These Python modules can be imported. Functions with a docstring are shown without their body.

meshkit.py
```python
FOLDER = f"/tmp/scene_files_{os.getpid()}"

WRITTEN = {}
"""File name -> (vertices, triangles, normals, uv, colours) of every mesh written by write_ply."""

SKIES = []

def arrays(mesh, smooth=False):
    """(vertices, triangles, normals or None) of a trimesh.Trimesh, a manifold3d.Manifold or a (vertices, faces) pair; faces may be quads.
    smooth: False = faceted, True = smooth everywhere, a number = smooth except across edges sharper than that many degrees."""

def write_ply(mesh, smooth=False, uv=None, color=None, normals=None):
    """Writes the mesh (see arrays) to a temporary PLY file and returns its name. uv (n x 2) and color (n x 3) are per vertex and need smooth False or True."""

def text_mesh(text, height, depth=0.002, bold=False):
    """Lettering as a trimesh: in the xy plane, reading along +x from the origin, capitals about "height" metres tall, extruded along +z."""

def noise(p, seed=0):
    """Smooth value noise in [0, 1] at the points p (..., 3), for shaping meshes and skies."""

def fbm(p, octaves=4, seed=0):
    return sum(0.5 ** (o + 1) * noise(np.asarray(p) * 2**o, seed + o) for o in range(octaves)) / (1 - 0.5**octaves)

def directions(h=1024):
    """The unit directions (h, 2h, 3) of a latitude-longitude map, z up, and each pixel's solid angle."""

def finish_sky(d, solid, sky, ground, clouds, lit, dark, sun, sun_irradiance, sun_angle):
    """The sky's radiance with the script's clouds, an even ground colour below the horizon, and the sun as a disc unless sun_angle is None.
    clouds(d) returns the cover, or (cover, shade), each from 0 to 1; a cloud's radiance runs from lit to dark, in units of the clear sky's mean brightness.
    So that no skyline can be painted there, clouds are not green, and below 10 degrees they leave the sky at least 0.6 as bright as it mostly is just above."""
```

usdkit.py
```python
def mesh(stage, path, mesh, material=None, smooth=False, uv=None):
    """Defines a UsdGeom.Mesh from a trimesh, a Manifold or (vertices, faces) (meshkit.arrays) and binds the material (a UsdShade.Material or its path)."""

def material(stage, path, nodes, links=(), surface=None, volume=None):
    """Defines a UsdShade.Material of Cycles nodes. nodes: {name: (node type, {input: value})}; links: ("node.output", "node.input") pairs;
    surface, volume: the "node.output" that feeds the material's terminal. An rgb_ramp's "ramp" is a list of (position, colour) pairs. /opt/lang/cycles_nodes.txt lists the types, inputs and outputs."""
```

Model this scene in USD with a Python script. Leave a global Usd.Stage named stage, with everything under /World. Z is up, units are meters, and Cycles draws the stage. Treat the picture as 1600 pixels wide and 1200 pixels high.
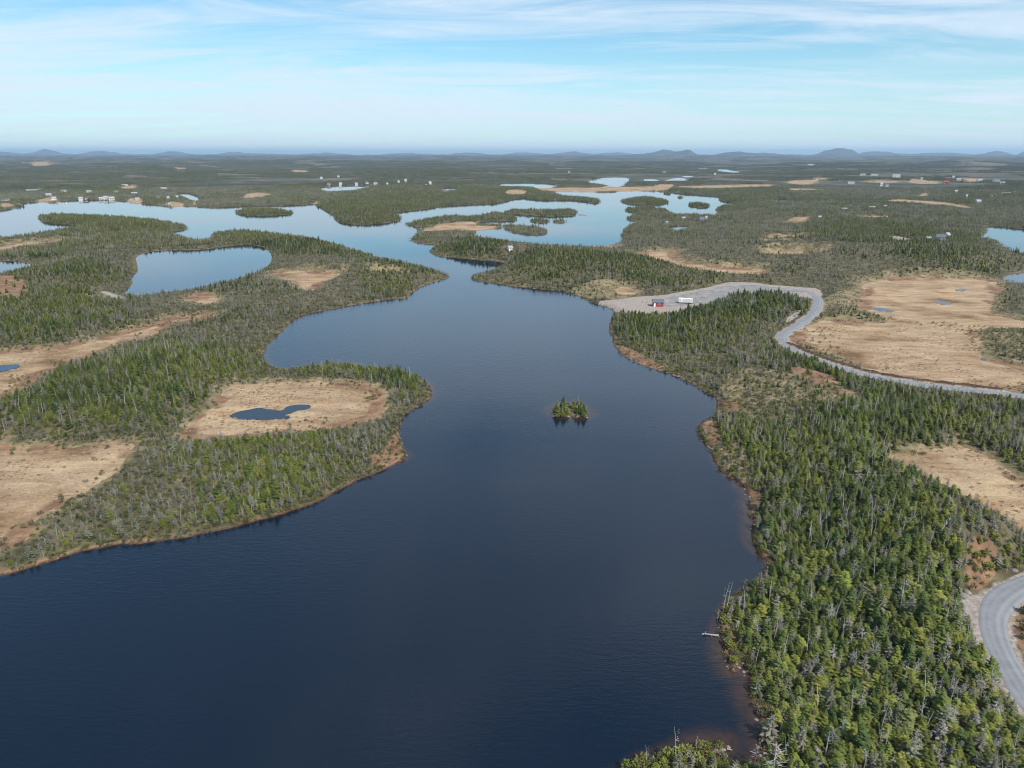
import math, random
import numpy as np, trimesh, shapely
from shapely.geometry import Polygon, LineString
from shapely.ops import unary_union
from scipy.spatial import cKDTree
import usdkit, meshkit
from pxr import Usd, UsdGeom, UsdLux, UsdShade, Sdf, Gf, Vt

# ---------------------------------------------------------------- camera, sky, sun, exposure
stage = Usd.Stage.CreateInMemory()
UsdGeom.SetStageUpAxis(stage, 'Z'); UsdGeom.SetStageMetersPerUnit(stage, 1.0)
UsdGeom.Xform.Define(stage, '/World'); UsdGeom.Scope.Define(stage, '/World/Looks')
H, FPX, PITCH = 85.0, 1109.0, math.atan((600 - 241) / 1109.0)
cam = UsdGeom.Camera.Define(stage, '/World/camera')
cam.CreateHorizontalApertureAttr(36.0); cam.CreateVerticalApertureAttr(27.0)
cam.CreateFocalLengthAttr(36.0 * FPX / 1600); cam.CreateClippingRangeAttr(Gf.Vec2f(0.5, 200000))
cam.AddTranslateOp().Set((0, 0, H)); cam.AddRotateXOp().Set(90 - math.degrees(PITCH))
cam.CreateExposureAttr(0.12)
SUN_AZ, SUN_EL = math.radians(142), math.radians(48)
sun = UsdLux.DistantLight.Define(stage, '/World/sun')
sun.CreateIntensityAttr(1.15); sun.CreateNormalizeAttr(True); sun.CreateAngleAttr(0.5); sun.CreateColorAttr((1.0, 0.95, 0.87))
sun.AddRotateZOp().Set(180 - math.degrees(SUN_AZ)); sun.AddRotateXOp().Set(90 - math.degrees(SUN_EL))
sky = UsdLux.DomeLight.Define(stage, '/World/sky')
skymat = usdkit.material(stage, '/World/Looks/sky_with_cirrus', {
    'sky': ('sky_texture', dict(sky_type='single_scattering', sun_disc=False, sun_elevation=SUN_EL, sun_rotation=SUN_AZ, altitude=60.0, air_density=1.0, aerosol_density=0.2, ozone_density=4.0)),
    'tc': ('texture_coordinate', {}), 'sep': ('separate_xyz', {}), 'za': ('math', dict(math_type='add', value2=0.085)), 'zp': ('math', dict(math_type='maximum', value2=0.0)),
    'dx': ('math', dict(math_type='divide')), 'dy': ('math', dict(math_type='divide')), 'cmb': ('combine_xyz', dict(z=0.0)),
    'map': ('mapping', dict(mapping_type='point', scale=(0.62, 1.9, 1), rotation=(0, 0, 0.34), location=(4.3, 1.7, 0))), 'n1': ('noise_texture', dict(scale=1.0, detail=11.0, roughness=0.66, distortion=1.3)),
    'map2': ('mapping', dict(mapping_type='point', scale=(0.16, 0.55, 1), rotation=(0, 0, 0.34), location=(7.1, 3.15, 0))), 'n2': ('noise_texture', dict(scale=1.0, detail=3.0, roughness=0.5)),
    'sum': ('math', dict(math_type='multiply_add', value2=0.8)), 'r': ('map_range', dict(range_type='smoothstep', from_min=0.70, from_max=1.06, to_min=0.0, to_max=0.82, clamp=True)),
    'mix': ('mix_color', dict(blend_type='mix', b=(6.0, 6.9, 7.9))),
    'hz': ('map_range', dict(range_type='smoothstep', from_min=0.0, from_max=0.16, to_min=0.55, to_max=0.0, clamp=True)), 'mixh': ('mix_color', dict(blend_type='mix', b=(5.2, 6.75, 7.5))),
    'tint': ('mix_color', dict(blend_type='multiply', fac=1.0, b=(0.82, 1.10, 1.08))),
    'bg': ('background_shader', dict(strength=0.12))},
    [('tc.generated', 'sep.vector'), ('sep.z', 'zp.value1'), ('zp.value', 'za.value1'), ('sep.x', 'dx.value1'), ('za.value', 'dx.value2'), ('sep.y', 'dy.value1'), ('za.value', 'dy.value2'),
     ('dx.value', 'cmb.x'), ('dy.value', 'cmb.y'), ('cmb.vector', 'map.vector'), ('map.vector', 'n1.vector'), ('cmb.vector', 'map2.vector'), ('map2.vector', 'n2.vector'),
     ('n1.fac', 'sum.value1'), ('n2.fac', 'sum.value3'), ('sum.value', 'r.value'), ('sky.color', 'tint.a'), ('sep.z', 'hz.value'), ('hz.result', 'mixh.fac'), ('tint.result', 'mixh.a'), ('r.result', 'mix.fac'), ('mixh.result', 'mix.a'), ('mix.result', 'bg.color')], surface='bg.background')
UsdShade.MaterialBindingAPI.Apply(sky.GetPrim()).Bind(skymat)

# ---------------------------------------------------------------- helpers
random.seed(7); RNG = np.random.default_rng(11)
names = {}
def numbered(name):
    k = names.get(name, 0); names[name] = k + 1
    return name if k == 0 else f'{name}_{k:03d}'
def tag(p, label=None, cat=None, group=None, kind=None):
    p = p.GetPrim() if hasattr(p, 'GetPrim') else p
    for k, v in (('label', label), ('category', cat), ('group', group), ('kind', kind)):
        if v: p.SetCustomDataByKey(k, v)
    return p
def obj(name, mesh, mat, parent=None, smooth=False):
    base = str(parent.GetPath()) if parent is not None else '/World'
    if parent is None: path = '/World/' + numbered(name)
    else:
        path, k = f'{base}/{name}', 0
        while stage.GetPrimAtPath(path).IsValid():
            k += 1; path = f'{base}/{name}_{k:03d}'
    return usdkit.mesh(stage, path, mesh, mat, smooth=smooth)
def thing(name, label, cat, loc=(0, 0, 0), rotz=0.0, scale=None, group=None, proto=None):
    x = UsdGeom.Xform.Define(stage, '/World/' + numbered(name))
    x.AddTranslateOp().Set(Gf.Vec3d(*map(float, loc))); x.AddRotateZOp().Set(float(math.degrees(rotz)))
    if scale is not None: x.AddScaleOp().Set(Gf.Vec3f(*map(float, scale)))
    p = x.GetPrim(); tag(p, label, cat, group)
    if proto is not None:
        p.GetReferences().AddInternalReference(proto.GetPath()); p.SetInstanceable(True)
    return p
def primvar(m, name, arr):
    a = np.asarray(arr, np.float32)
    t = Sdf.ValueTypeNames.Float3Array if a.ndim == 2 else Sdf.ValueTypeNames.FloatArray
    UsdGeom.PrimvarsAPI(m).CreatePrimvar(name, t, 'vertex').Set(Vt.Vec3fArray.FromNumpy(a) if a.ndim == 2 else Vt.FloatArray.FromNumpy(a))
def vnoise(x, y, seed=0):
    i, j = np.floor(x).astype(np.int64), np.floor(y).astype(np.int64)
    fx, fy = x - i, y - j
    fx, fy = fx * fx * (3 - 2 * fx), fy * fy * (3 - 2 * fy)
    def h(a, b):
        v = (a * 374761393 + b * 668265263 + seed * 144665) & 0xFFFFFFFF
        v = ((v ^ (v >> 13)) * 1274126177) & 0xFFFFFFFF
        return ((v ^ (v >> 16)) & 0xFFFFFF) / 16777215.0
    return (h(i, j) * (1 - fx) + h(i + 1, j) * fx) * (1 - fy) + (h(i, j + 1) * (1 - fx) + h(i + 1, j + 1) * fx) * fy
def fbm(x, y, s, o=4, seed=0):
    t = 0
    for k in range(o): t = t + 0.5 ** (k + 1) * vnoise(x / s * 2 ** k + 17.3 * k, y / s * 2 ** k - 9.1 * k, seed + k)
    return t / (1 - 0.5 ** o)
def sstep(a, b, x):
    t = np.clip((x - a) / (b - a), 0, 1); return t * t * (3 - 2 * t)
SP, CP = math.sin(PITCH), math.cos(PITCH)
def at(px, py, z=0.0):
    """the ground point (height z) that the view ray of a picture point meets"""
    px, py = np.asarray(px, float), np.asarray(py, float)
    u, v = (px - 800) / FPX, (600 - py) / FPX
    dz = np.minimum(-SP + v * CP, -0.0025)
    t = (z - H) / dz
    return u * t, (CP + v * SP) * t
def project(x, y, z):
    d = y * CP - (z - H) * SP; up = y * SP + (z - H) * CP
    return 800 + FPX * x / d, 600 - FPX * up / d, d
def chaikin(p, n=2, closed=True):
    p = np.asarray(p, float)
    for _ in range(n):
        if closed: q = np.roll(p, -1, 0); p = np.stack([.75 * p + .25 * q, .25 * p + .75 * q], 1).reshape(-1, 2)
        else: q = np.stack([.75 * p[:-1] + .25 * p[1:], .25 * p[:-1] + .75 * p[1:]], 1).reshape(-1, 2); p = np.vstack([p[:1], q, p[-1:]])
    return p
def shape(pts, z=0.0, rough=1.0, n=2):
    p = chaikin(pts, n); x, y = at(p[:, 0], p[:, 1], z)
    w, out = np.stack([x, y], 1), []
    for a, b in zip(w, np.roll(w, -1, 0)):
        m = 0.5 * (a + b); st = max(0.7, 0.005 * math.hypot(*m)); k = min(40, max(1, int(math.hypot(*(b - a)) / st)))
        out.append(a + (b - a) * (np.arange(k) / k)[:, None])
    w = np.vstack(out); d = np.hypot(w[:, 0], w[:, 1])
    amp = rough * np.clip(0.0045 * d, 0.5, 14)
    sc = np.clip(0.035 * d, 4, 200)
    w = w + np.stack([(fbm(w[:, 0] / sc, w[:, 1] / sc, 1, 3, 5) - .5) * 2 * amp * 1.3, (fbm(w[:, 0] / sc, w[:, 1] / sc, 1, 3, 25) - .5) * 2 * amp], 1)
    g = Polygon(w).buffer(0)
    return g if g.geom_type == 'Polygon' else max(g.geoms, key=lambda s: s.area)
def multi(g): return list(g.geoms) if hasattr(g, 'geoms') else [g]
class Field:
    """signed distance to a union of shapes, positive inside"""
    def __init__(self, polys):
        self.g = unary_union(polys); shapely.prepare(self.g); pts = []
        for s in multi(self.g):
            for r in (s.exterior, *s.interiors):
                c = np.array(r.coords); L = np.hypot(*np.diff(c, axis=0).T); st = np.maximum(0.6, 0.004 * np.hypot(c[:-1, 0], c[:-1, 1]))
                for a, b, k in zip(c[:-1], c[1:], np.clip((L / st).astype(int), 1, 200)): pts.append(a + (b - a) * (np.arange(k) / k)[:, None])
        self.t = cKDTree(np.vstack(pts))
    def __call__(self, x, y):
        d, _ = self.t.query(np.stack([x, y], -1).reshape(-1, 2), workers=-1)
        return np.where(shapely.contains_xy(self.g, x, y), 1, -1) * d.reshape(np.shape(x))

# ---------------------------------------------------------------- the map (picture points of the waterlines, bogs, clearings; placed on the ground)
MAIN = [(-1200,1010),(-500,965),(-150,925),(0,901),(45,887),(100,870),(150,857),(215,850),(290,840),(350,828),(400,817),(440,805),(485,791),(520,771),(550,753),(585,739),(615,727),(638,717),(633,700),(628,680),(628,662),(633,648),(647,639),(662,631),(674,621),(677,610),(668,598),(650,588),(625,580),(590,576),(550,572),(520,569),(490,573),(460,578),(435,577),(418,566),(413,554),(420,540),(440,520),(458,500),(470,492),(500,486),(560,474),(610,467),(640,466),(640,460),(650,453),(667,444),(690,438),(706,433),(703,428),(680,420),(640,412),(600,404),(560,394),(500,378),(440,367),(380,361),(345,364),(331,367),(332,373),(318,377),(305,378),(285,372),(265,367),(258,364),(270,361),(287,358),(286,354),(270,350),(240,345),(200,341),(150,338),(110,336),(80,336),(65,339),(61,343),(75,350),(100,351),(122,352),(122,357),(95,363),(60,369),(25,373),(0,374),(-100,382),(-260,374),(-260,337),(-100,332),(0,329.5),(12,329),(25,326),(43,321),(32,317.5),(45,315.5),(68,316),(80,318),(85,316),(100,313.5),(125,313),(160,313),(181,313),(196,314),(205,318),(217,318),(227,319),(250,321),(263,325),(272,323),(287,322),(300,322),(317,324.5),(340,324.5),(370,323),(400,322),(450,321.5),(480,320),(487,317.5),(495,324),(507,331),(512,334),(516,340),(520,347),(540,351),(580,351),(610,348),(628,344),(627,340),(618,335),(613,332),(640,329),(680,325),(692,322),(725,320),(775,318.5),(790,316),(802,311),(822,309),(825,311),(846,313),(868,313),(887,313),(904,314),(924,317),(938,317.5),(941,314),(931,310.5),(904,308.5),(887,307.5),(876,305.5),(865,302.5),(862,299.8),(920,300.3),(956,300.5),(980,298.3),(1037,299.5),(1053,299),(1056,302),(1075,303.5),(1100,305.5),(1118,306.5),(1124,308.5),(1125,314),(1139,316),(1166,316.5),(1159,320),(1132,321),(1115,325),(1117,330),(1120,337),(1100,336),(1050,335),(1048,328),(1030,325.5),(1000,325),(985,326),(974,328),(988,332),(1008,333),(1000,335.5),(985,338),(981,342),(990,345.5),(1000,347),(985,353),(976,360),(971,366),(969,368),(975,373),(965,381),(940,385),(925,385),(890,387),(860,388),(830,386),(800,379),(770,374),(745,373),(738,366),(742,361),(765,358.5),(783,357),(785,353),(770,351.5),(748,350.5),(748,346.5),(770,345.5),(795,345.5),(807,344.5),(808,341),(797,339),(790,334),(775,332.5),(763,335),(750,339),(720,339),(697,338.5),(670,343),(645,348),(634,350.5),(645,353),(655,358),(655,362),(645,371),(641,375),(650,379.5),(665,382),(687,383),(690,385),(678,387),(672,393),(680,398),(690,401),(725,404),(775,408),(790,411),(785,417),(770,422),(745,428),(733,432),(734,436),(745,439),(760,441),(800,447.5),(830,451),(870,454),(885,457),(900,462),(920,470),(945,478),(960,486),(955,494),(951,505),(950,520),(959,528),(955,534),(960,541),(975,557),(1010,573),(1050,583),(1080,599),(1100,613),(1118,618),(1119,632),(1118,643),(1108,652),(1092,660),(1086,667),(1091,685),(1108,697),(1113,712),(1122,735),(1140,748),(1160,758),(1178,778),(1172,788),(1178,804),(1180,821),(1178,838),(1182,855),(1191,866),(1202,883),(1191,902),(1176,914),(1153,929),(1136,938),(1125,950),(1121,965),(1121,979),(1122,994),(1127,1008),(1133,1025),(1142,1047),(1150,1049),(1157,1036),(1168,1042),(1171,1060),(1172,1082),(1177,1103),(1181,1122),(1185,1140),(1182,1160),(1188,1178),(1176,1190),(1150,1197),(1126,1184),(1140,1171),(1130,1161),(1098,1161),(1075,1170),(1050,1176),(1020,1186),(985,1203),(950,1225),(900,1270),(850,1420),(800,1900),(-900,1900),(-1600,1300)]
ISL = dict(
 pine=[(862,643),(870,647),(885,650.5),(897,651.5),(912,650),(918.5,647),(915,640),(905,633),(890,630),(875,633),(866,639)],
 a=[(968,314),(985,310),(1005,308),(1030,310),(1045,314),(1047,317),(1035,320),(1010,321.5),(990,320),(975,317)],
 b=[(790,331),(800,328.5),(830,329),(870,330),(890,328),(902,330),(899,333.5),(897,337),(880,338),(850,338),(820,336.5),(800,335.5),(791,334)],
 c=[(829,344),(840,343),(860,344.5),(858,347.5),(840,347.8),(832,346.5)],
 d=[(865,345.5),(875,344),(885,346),(880,348.5),(868,348)],
 e=[(781,352),(800,353),(830,354),(850,357),(857,361),(855,365.5),(840,367),(815,366),(795,361)],
 f=[(1076,319),(1090,317.5),(1108,320),(1108,323.2),(1090,324),(1080,321.5)],
 g=[(1039,301),(1045,299.5),(1051,301),(1050,304),(1041,303.5)],
 h=[(1062,307.5),(1068,306.5),(1069,309.5),(1063,310)],
 i=[(366,332),(376,328),(400,326),(430,327),(457,331),(457,334.5),(430,336.5),(400,338),(374,336)])
PONDS = [
 ('mid_left', [(216,396),(237,393),(255,391),(300,391),(325,390),(350,386),(387,381),(414,386),(425,395),(428,406),(417,420),(395,428),(360,440),(300,452),(250,459),(205,463),(190,459),(207,443),(202,435),(214,426),(215,415),(210,406)]),
 ('far_left', [(-120,414),(-60,406),(0,407),(37,410),(55,413),(46,419),(25,424),(0,428),(-80,430)]),
 ('right', [(1537,353),(1560,354.5),(1600,358.5),(1680,362),(1800,380),(1780,420),(1700,445),(1640,450),(1600,444),(1565,438),(1575,429),(1610,424),(1660,408),(1610,399),(1585,397),(1576,388),(1550,376),(1525,372),(1538,362)]),
 ('n1', [(495,295),(500,291),(530,289.8),(570,289.5),(597,289.8),(590,292.5),(560,294.5),(545,297.5),(515,299),(505,298)]),
 ('n2', [(685,295.5),(695,293),(717,293.5),(715,296.3),(695,296.6)]),
 ('n3', [(775,287),(800,285.2),(850,286),(870,288.5),(874,291.5),(850,293),(820,291),(795,291),(780,290.5)]),
 ('n4', [(914,284),(930,279),(960,276.8),(980,277.5),(985,281),(975,286),(978,290.5),(955,290.5),(945,288),(925,286)]),
 ('n5', [(1005,281),(1012,279),(1030,280.5),(1034,282),(1020,282)]),
 ('n6', [(1038,281.5),(1055,278.5),(1068,277.2),(1081,281),(1070,282),(1060,280.8),(1045,282.3)]),
 ('n7', [(1034,268),(1040,266),(1047,268.5),(1040,270)]),
 ('n8', [(1085,263.5),(1095,261),(1110,261.2),(1106,263.2),(1098,264)]),
 ('n9', [(1112,265.5),(1125,263),(1140,264),(1163,268.8),(1150,269.8),(1135,269)]),
 ('n10', [(1152,258.5),(1160,256),(1182,256),(1172,258.3)]),
 ('n11', [(1195,313),(1215,310.8),(1235,311.5),(1247,314),(1230,314.6),(1215,313.6)]),
 ('n12', [(1341,309.5),(1350,306.8),(1362,307.5),(1360,309.8),(1348,310.8)]),
 ('n13', [(402,263.5),(412,262),(424,262.5),(415,264.3)]),
 ('n14', [(474,263.5),(483,261.5),(497,261.8),(490,264.2)]),
 ('n15', [(510,263),(525,261.8),(538,262.6),(525,264)]),
 ('n16', [(268,303),(285,301.5),(300,304),(316,310),(314,313),(295,312.5),(285,308)]),
 ('n17', [(1046,354),(1060,352.3),(1080,352.5),(1078,356),(1065,361),(1050,361)]),
 ('n18', [(1068,275),(1075,273.8),(1087,274.6),(1078,275.8)]),
 ('n19', [(1274,251),(1285,249.7),(1305,250),(1295,251.4)]),
]
BOGS = [
 [(285,676),(300,655),(330,630),(350,610),(400,600),(440,598),(500,597),(560,603),(585,612),(593,625),(582,640),(575,655),(540,664),(500,672),(450,680),(400,690),(330,690),(287,688)],
 [(-200,690),(0,693),(50,697),(130,700),(190,692),(220,692),(207,710),(186,735),(152,762),(112,785),(80,797),(40,827),(15,852),(-100,880),(-300,800)],
 [(-120,548),(0,548),(60,545),(120,540),(150,533),(190,520),(240,503),(290,495),(345,489),(335,494),(290,504),(250,512),(230,528),(180,538),(150,553),(100,573),(60,593),(40,608),(0,625),(-150,640)],
 [(433,422),(470,426),(522,428),(515,433),(497,442),(482,458),(465,455),(460,442),(440,433)],
 [(1340,446),(1390,437),(1450,433),(1530,435),(1575,445),(1562,462),(1547,475),(1555,490),(1605,505),(1610,512),(1490,515),(1520,530),(1530,541),(1515,550),(1575,567),(1650,592),(1650,612),(1500,602),(1440,594),(1390,586),(1340,571),(1290,551),(1247,537),(1242,527),(1265,510),(1290,503),(1340,505),(1400,506),(1385,492),(1350,488),(1342,470),(1352,456)],
 [(1385,710),(1440,701),(1500,698),(1520,701),(1545,716),(1570,736),(1605,752),(1700,790),(1700,860),(1600,838),(1560,817),(1520,797),(1490,787),(1450,767),(1420,742),(1395,727)],
 [(1175,371),(1250,368),(1292,372),(1250,376),(1200,376)], [(1200,395),(1250,394),(1310,402),(1280,408),(1210,406)], [(1195,380),(1240,379),(1290,383),(1240,386)],
 [(1000,402),(1040,391),(1065,393),(1062,401),(1077,409),(1102,416),(1150,419),(1195,426),(1190,433),(1100,424),(1050,414),(1012,406)],
 [(960,449),(985,448),(1007,459),(992,464),(960,457)], [(920,381),(958,379),(965,386),(945,391),(925,387)],
 [(575,428),(605,422),(640,424),(638,429),(600,431)], [(655,362),(690,352),(720,346),(745,346),(748,352),(785,354),(760,358),(738,360),(700,360)],
 [(0,386),(30,381),(62,378),(110,381),(60,384),(20,391),(-60,396)], [(140,467),(157,463),(163,470),(150,473)], [(300,457),(340,466),(345,474),(310,478),(280,470)],
 [(1560,380),(1545,384),(1550,388)],
 # far clearings and bogs
 [(40,260),(55,257.5),(88,257.5),(82,262),(60,262.5)], [(97,262),(120,261),(118,263)], [(128,259),(155,258),(150,260)], [(258,266),(275,264),(288,266),(270,268)], [(208,259),(220,257.5),(218,261)],
 [(445,269),(465,267.3),(483,270),(478,273),(450,272)], [(186,293),(200,290),(213,294),(205,297),(192,297)], [(390,308),(400,302),(420,302),(432,305),(425,307),(405,311),(392,311)],
 [(532,308),(545,306.5),(548,308)], [(484,319),(490,314.5),(493,319)], [(695,299),(705,297.5),(712,300),(700,301)], [(2,391),(20,388),(30,390),(10,394)],
 [(836,293),(850,291.8),(868,293.8),(900,293),(945,293.5),(950,289.5),(961,291),(975,292.5),(1032,292.5),(1037,288.5),(1065,288),(1062,292),(1055,297),(1040,298.5),(975,298),(925,299.8),(860,299.5),(845,298)],
 [(1066,291),(1120,289.5),(1200,289),(1200,294),(1120,295),(1070,294.5)], [(793,299),(805,296),(832,299),(826,303),(805,307),(796,305)],
 [(1240,284),(1265,283),(1290,280),(1300,281),(1280,286),(1270,289.5),(1258,289.5)], [(1342,286),(1365,284.5),(1413,285),(1410,287),(1370,287.5)], [(1427,281),(1445,281),(1470,286),(1460,290),(1440,288),(1428,284)],
 [(1502,282),(1515,279.5),(1530,281),(1527,285.5),(1514,287)], [(1440,308),(1450,302),(1455,302),(1452,308.5)], [(1332,339),(1360,337.5),(1393,338.5),(1390,341),(1350,341)],
 [(1239,349),(1255,340),(1271,340),(1262,349),(1250,352)], [(1387,314),(1410,311),(1440,313),(1470,316),(1520,323.5),(1515,327),(1490,323.5),(1460,321.5),(1430,316.5),(1395,317)],
 [(1530,312),(1552,300),(1600,300.5),(1590,303),(1550,303)], [(25,318),(60,316),(78,317),(50,320)], [(10,322),(22,317),(38,321),(20,326)], [(60,314),(72,309),(86,312),(82,316),(66,316)],
 [(290,322),(287,315),(300,314),(301,321)], [(250,320),(262,314.5),(275,321),(262,324)], [(195,313),(205,308.5),(222,313),(214,318),(205,317)], [(1300,297),(1250,294.5),(1244,299.5),(1280,299)],
]
RUST = [[(1117,624),(1128,621),(1150,628),(1162,634),(1150,641),(1125,645),(1117,636)], [(570,712),(600,701),(612,680),(620,674),(631,690),(636,716),(600,730),(576,724)], [(955,535),(985,541),(1010,556),(1045,573),(1040,579),(1000,566),(968,553)], [(1092,652),(1122,655),(1128,690),(1112,697),(1104,676)],
 [(1500,880),(1530,872),(1560,880),(1550,915),(1510,930)], [(1600,925),(1640,905),(1760,900),(1760,1180),(1700,1180),(1630,1075),(1596,1020),(1580,975)], [(1123,975),(1140,970),(1158,985),(1155,1032),(1140,1042),(1128,1008)], [(1075,1178),(1098,1162),(1139,1165),(1128,1180),(1100,1200)], [(1172,1170),(1190,1165),(1205,1195),(1190,1200)],
 [(1220,575),(1300,590),(1320,612),(1260,610)], [(1130,770),(1180,760),(1200,775),(1185,795)], [(1300,618),(1340,622),(1330,630),(1290,628)], [(1380,640),(1420,632),(1440,640),(1400,650)], [(0,440),(40,445),(55,470),(20,480),(-40,460)]]
HEATH = [[(1120,590),(1180,570),(1230,590),(1300,605),(1370,640),(1300,660),(1240,690),(1170,660),(1140,640)], [(1285,470),(1340,450),(1345,485),(1400,508),(1300,503),(1270,495)], [(1490,512),(1600,508),(1600,560),(1540,555),(1530,535)],
 [(1140,690),(1180,700),(1190,760),(1150,750),(1115,700)], [(880,450),(960,440),(1010,460),(960,470),(910,462)]]
GRAVEL = [[(925,470),(984,465.5),(1038,461.5),(1071,455),(1104,448),(1126,442),(1146,440),(1202,445),(1255,449),(1285,452),(1283,468),(1262,466),(1240,468),(1200,463),(1160,465),(1120,474),(1092,484),(1060,491),(1030,493),(1000,492),(965,487)],
 [(1233,507),(1248,494),(1252,486),(1244,488),(1234,499)],
 [(157,454),(175,456),(197,465),(190,469),(172,462)], [(1380,367),(1400,369),(1420,370),(1440,378),(1455,382),(1440,387),(1420,393),(1393,394),(1410,384),(1402,377)], [(1503,935),(1520,925),(1530,942),(1518,968),(1505,958)], [(820,383),(850,386),(845,390),(822,388)]]
GREEN = [[(20,640),(100,585),(200,555),(290,540),(350,530),(410,550),(420,585),(350,605),(300,640),(220,665),(100,680),(20,680)], [(250,720),(300,690),(350,672),(430,682),(500,692),(565,712),(540,745),(450,785),(380,805),(330,780)],
 [(0,440),(60,420),(140,410),(210,425),(195,440),(140,455),(180,480),(130,520),(60,530),(0,540),(-80,500)], [(60,390),(130,385),(110,400),(40,405)], [(70,345),(150,335),(250,345),(270,360),(180,370),(130,360)],
 [(350,360),(430,365),(540,385),(640,410),(620,420),(520,410),(430,400),(380,380)], [(540,440),(600,420),(660,425),(640,455),(570,460)], [(660,380),(740,372),(800,385),(790,405),(700,398)],
 [(800,400),(900,400),(1000,410),(1100,430),(1130,440),(1070,452),(1010,450),(950,430),(850,445),(790,430)], [(955,490),(1000,480),(1100,470),(1180,462),(1250,465),(1235,490),(1205,510),(1180,530),(1100,560),(1000,545),(960,520)],
 [(1110,640),(1160,660),(1260,690),(1330,640),(1400,640),(1480,640),(1600,660),(1600,740),(1560,715),(1500,690),(1390,705),(1380,730),(1450,780),(1480,830),(1490,880),(1500,960),(1530,1010),(1560,1080),(1600,1150),(1600,1300),(1200,1300),(1190,1160),(1170,1040),(1140,1010),(1150,950),(1200,890),(1185,850),(1190,790),(1180,740),(1130,690)],
 [(450,580),(470,562),(560,555),(640,580),(660,600),(640,615),(560,595)], [(1200,520),(1260,560),(1330,590),(1450,620),(1600,640),(1600,650),(1440,640),(1320,610),(1220,560)], [(1240,350),(1340,345),(1440,355),(1540,375),(1500,395),(1380,405),(1300,395)], [(1400,400),(1500,395),(1600,410),(1540,430),(1400,430)], [(1220,452),(1250,455),(1240,490),(1220,500)]]
POOLS = [[(358,651),(372,645),(392,641),(405,637),(414,641),(428,639),(438,643),(446,646),(440,649),(454,651),(452,655),(430,654),(420,657),(400,655),(385,657),(370,654)], [(446,641),(452,635),(470,632),(483,634),(478,639),(466,641),(458,644)], [(1363,481),(1375,480),(1398,484),(1402,487),(1385,487),(1370,484)], [(1459,471),(1472,469.5),(1489,474),(1475,475.5)], [(1492,452),(1500,450),(1509,453),(1498,455)],
 [(-40,570),(0,570),(28,568),(33,572),(22,576),(0,580),(-40,582)], [(1536,560),(1541,559),(1547,561),(1540,564)], [(1583,625),(1590,624),(1593,629),(1586,631)]]
BOGZ, ROADZ = 1.0, 1.6
lake_polys = {'main': shape(MAIN, 0, 1.5)}
islands = {k: shape(v) for k, v in ISL.items()}
isl_u = unary_union(list(islands.values()))
lake_polys['main'] = lake_polys['main'].difference(isl_u)
for k, p in PONDS:
    if k[0] == 'n' and k != 'n17':            # their near banks stand behind trees: the water reaches further this way than it shows
        cy = np.mean([q[1] for q in p]); p = [(a, b + (1.7 if b > cy else 0)) for a, b in p]
    lake_polys[k] = shape(p)
water_f = Field(list(lake_polys.values()))
isle_f = Field([islands['pine']])
shoal_f = Field([shape(p) for p in [[(1070,1010),(1120,960),(1200,960),(1200,1230),(1000,1230),(1040,1140)], [(1100,760),(1150,740),(1210,780),(1210,860),(1160,860)]]])
bog_f = Field([shape(p, BOGZ, 4.0) for p in BOGS])
rust_f = Field([shape(p, 1.2) for p in RUST]); heath_f = Field([shape(p, 1.2, 2) for p in HEATH])
gravel_f = Field([shape(p, ROADZ, 1.8) for p in GRAVEL]); green_f = Field([shape(p, 1.5) for p in GREEN])
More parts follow.
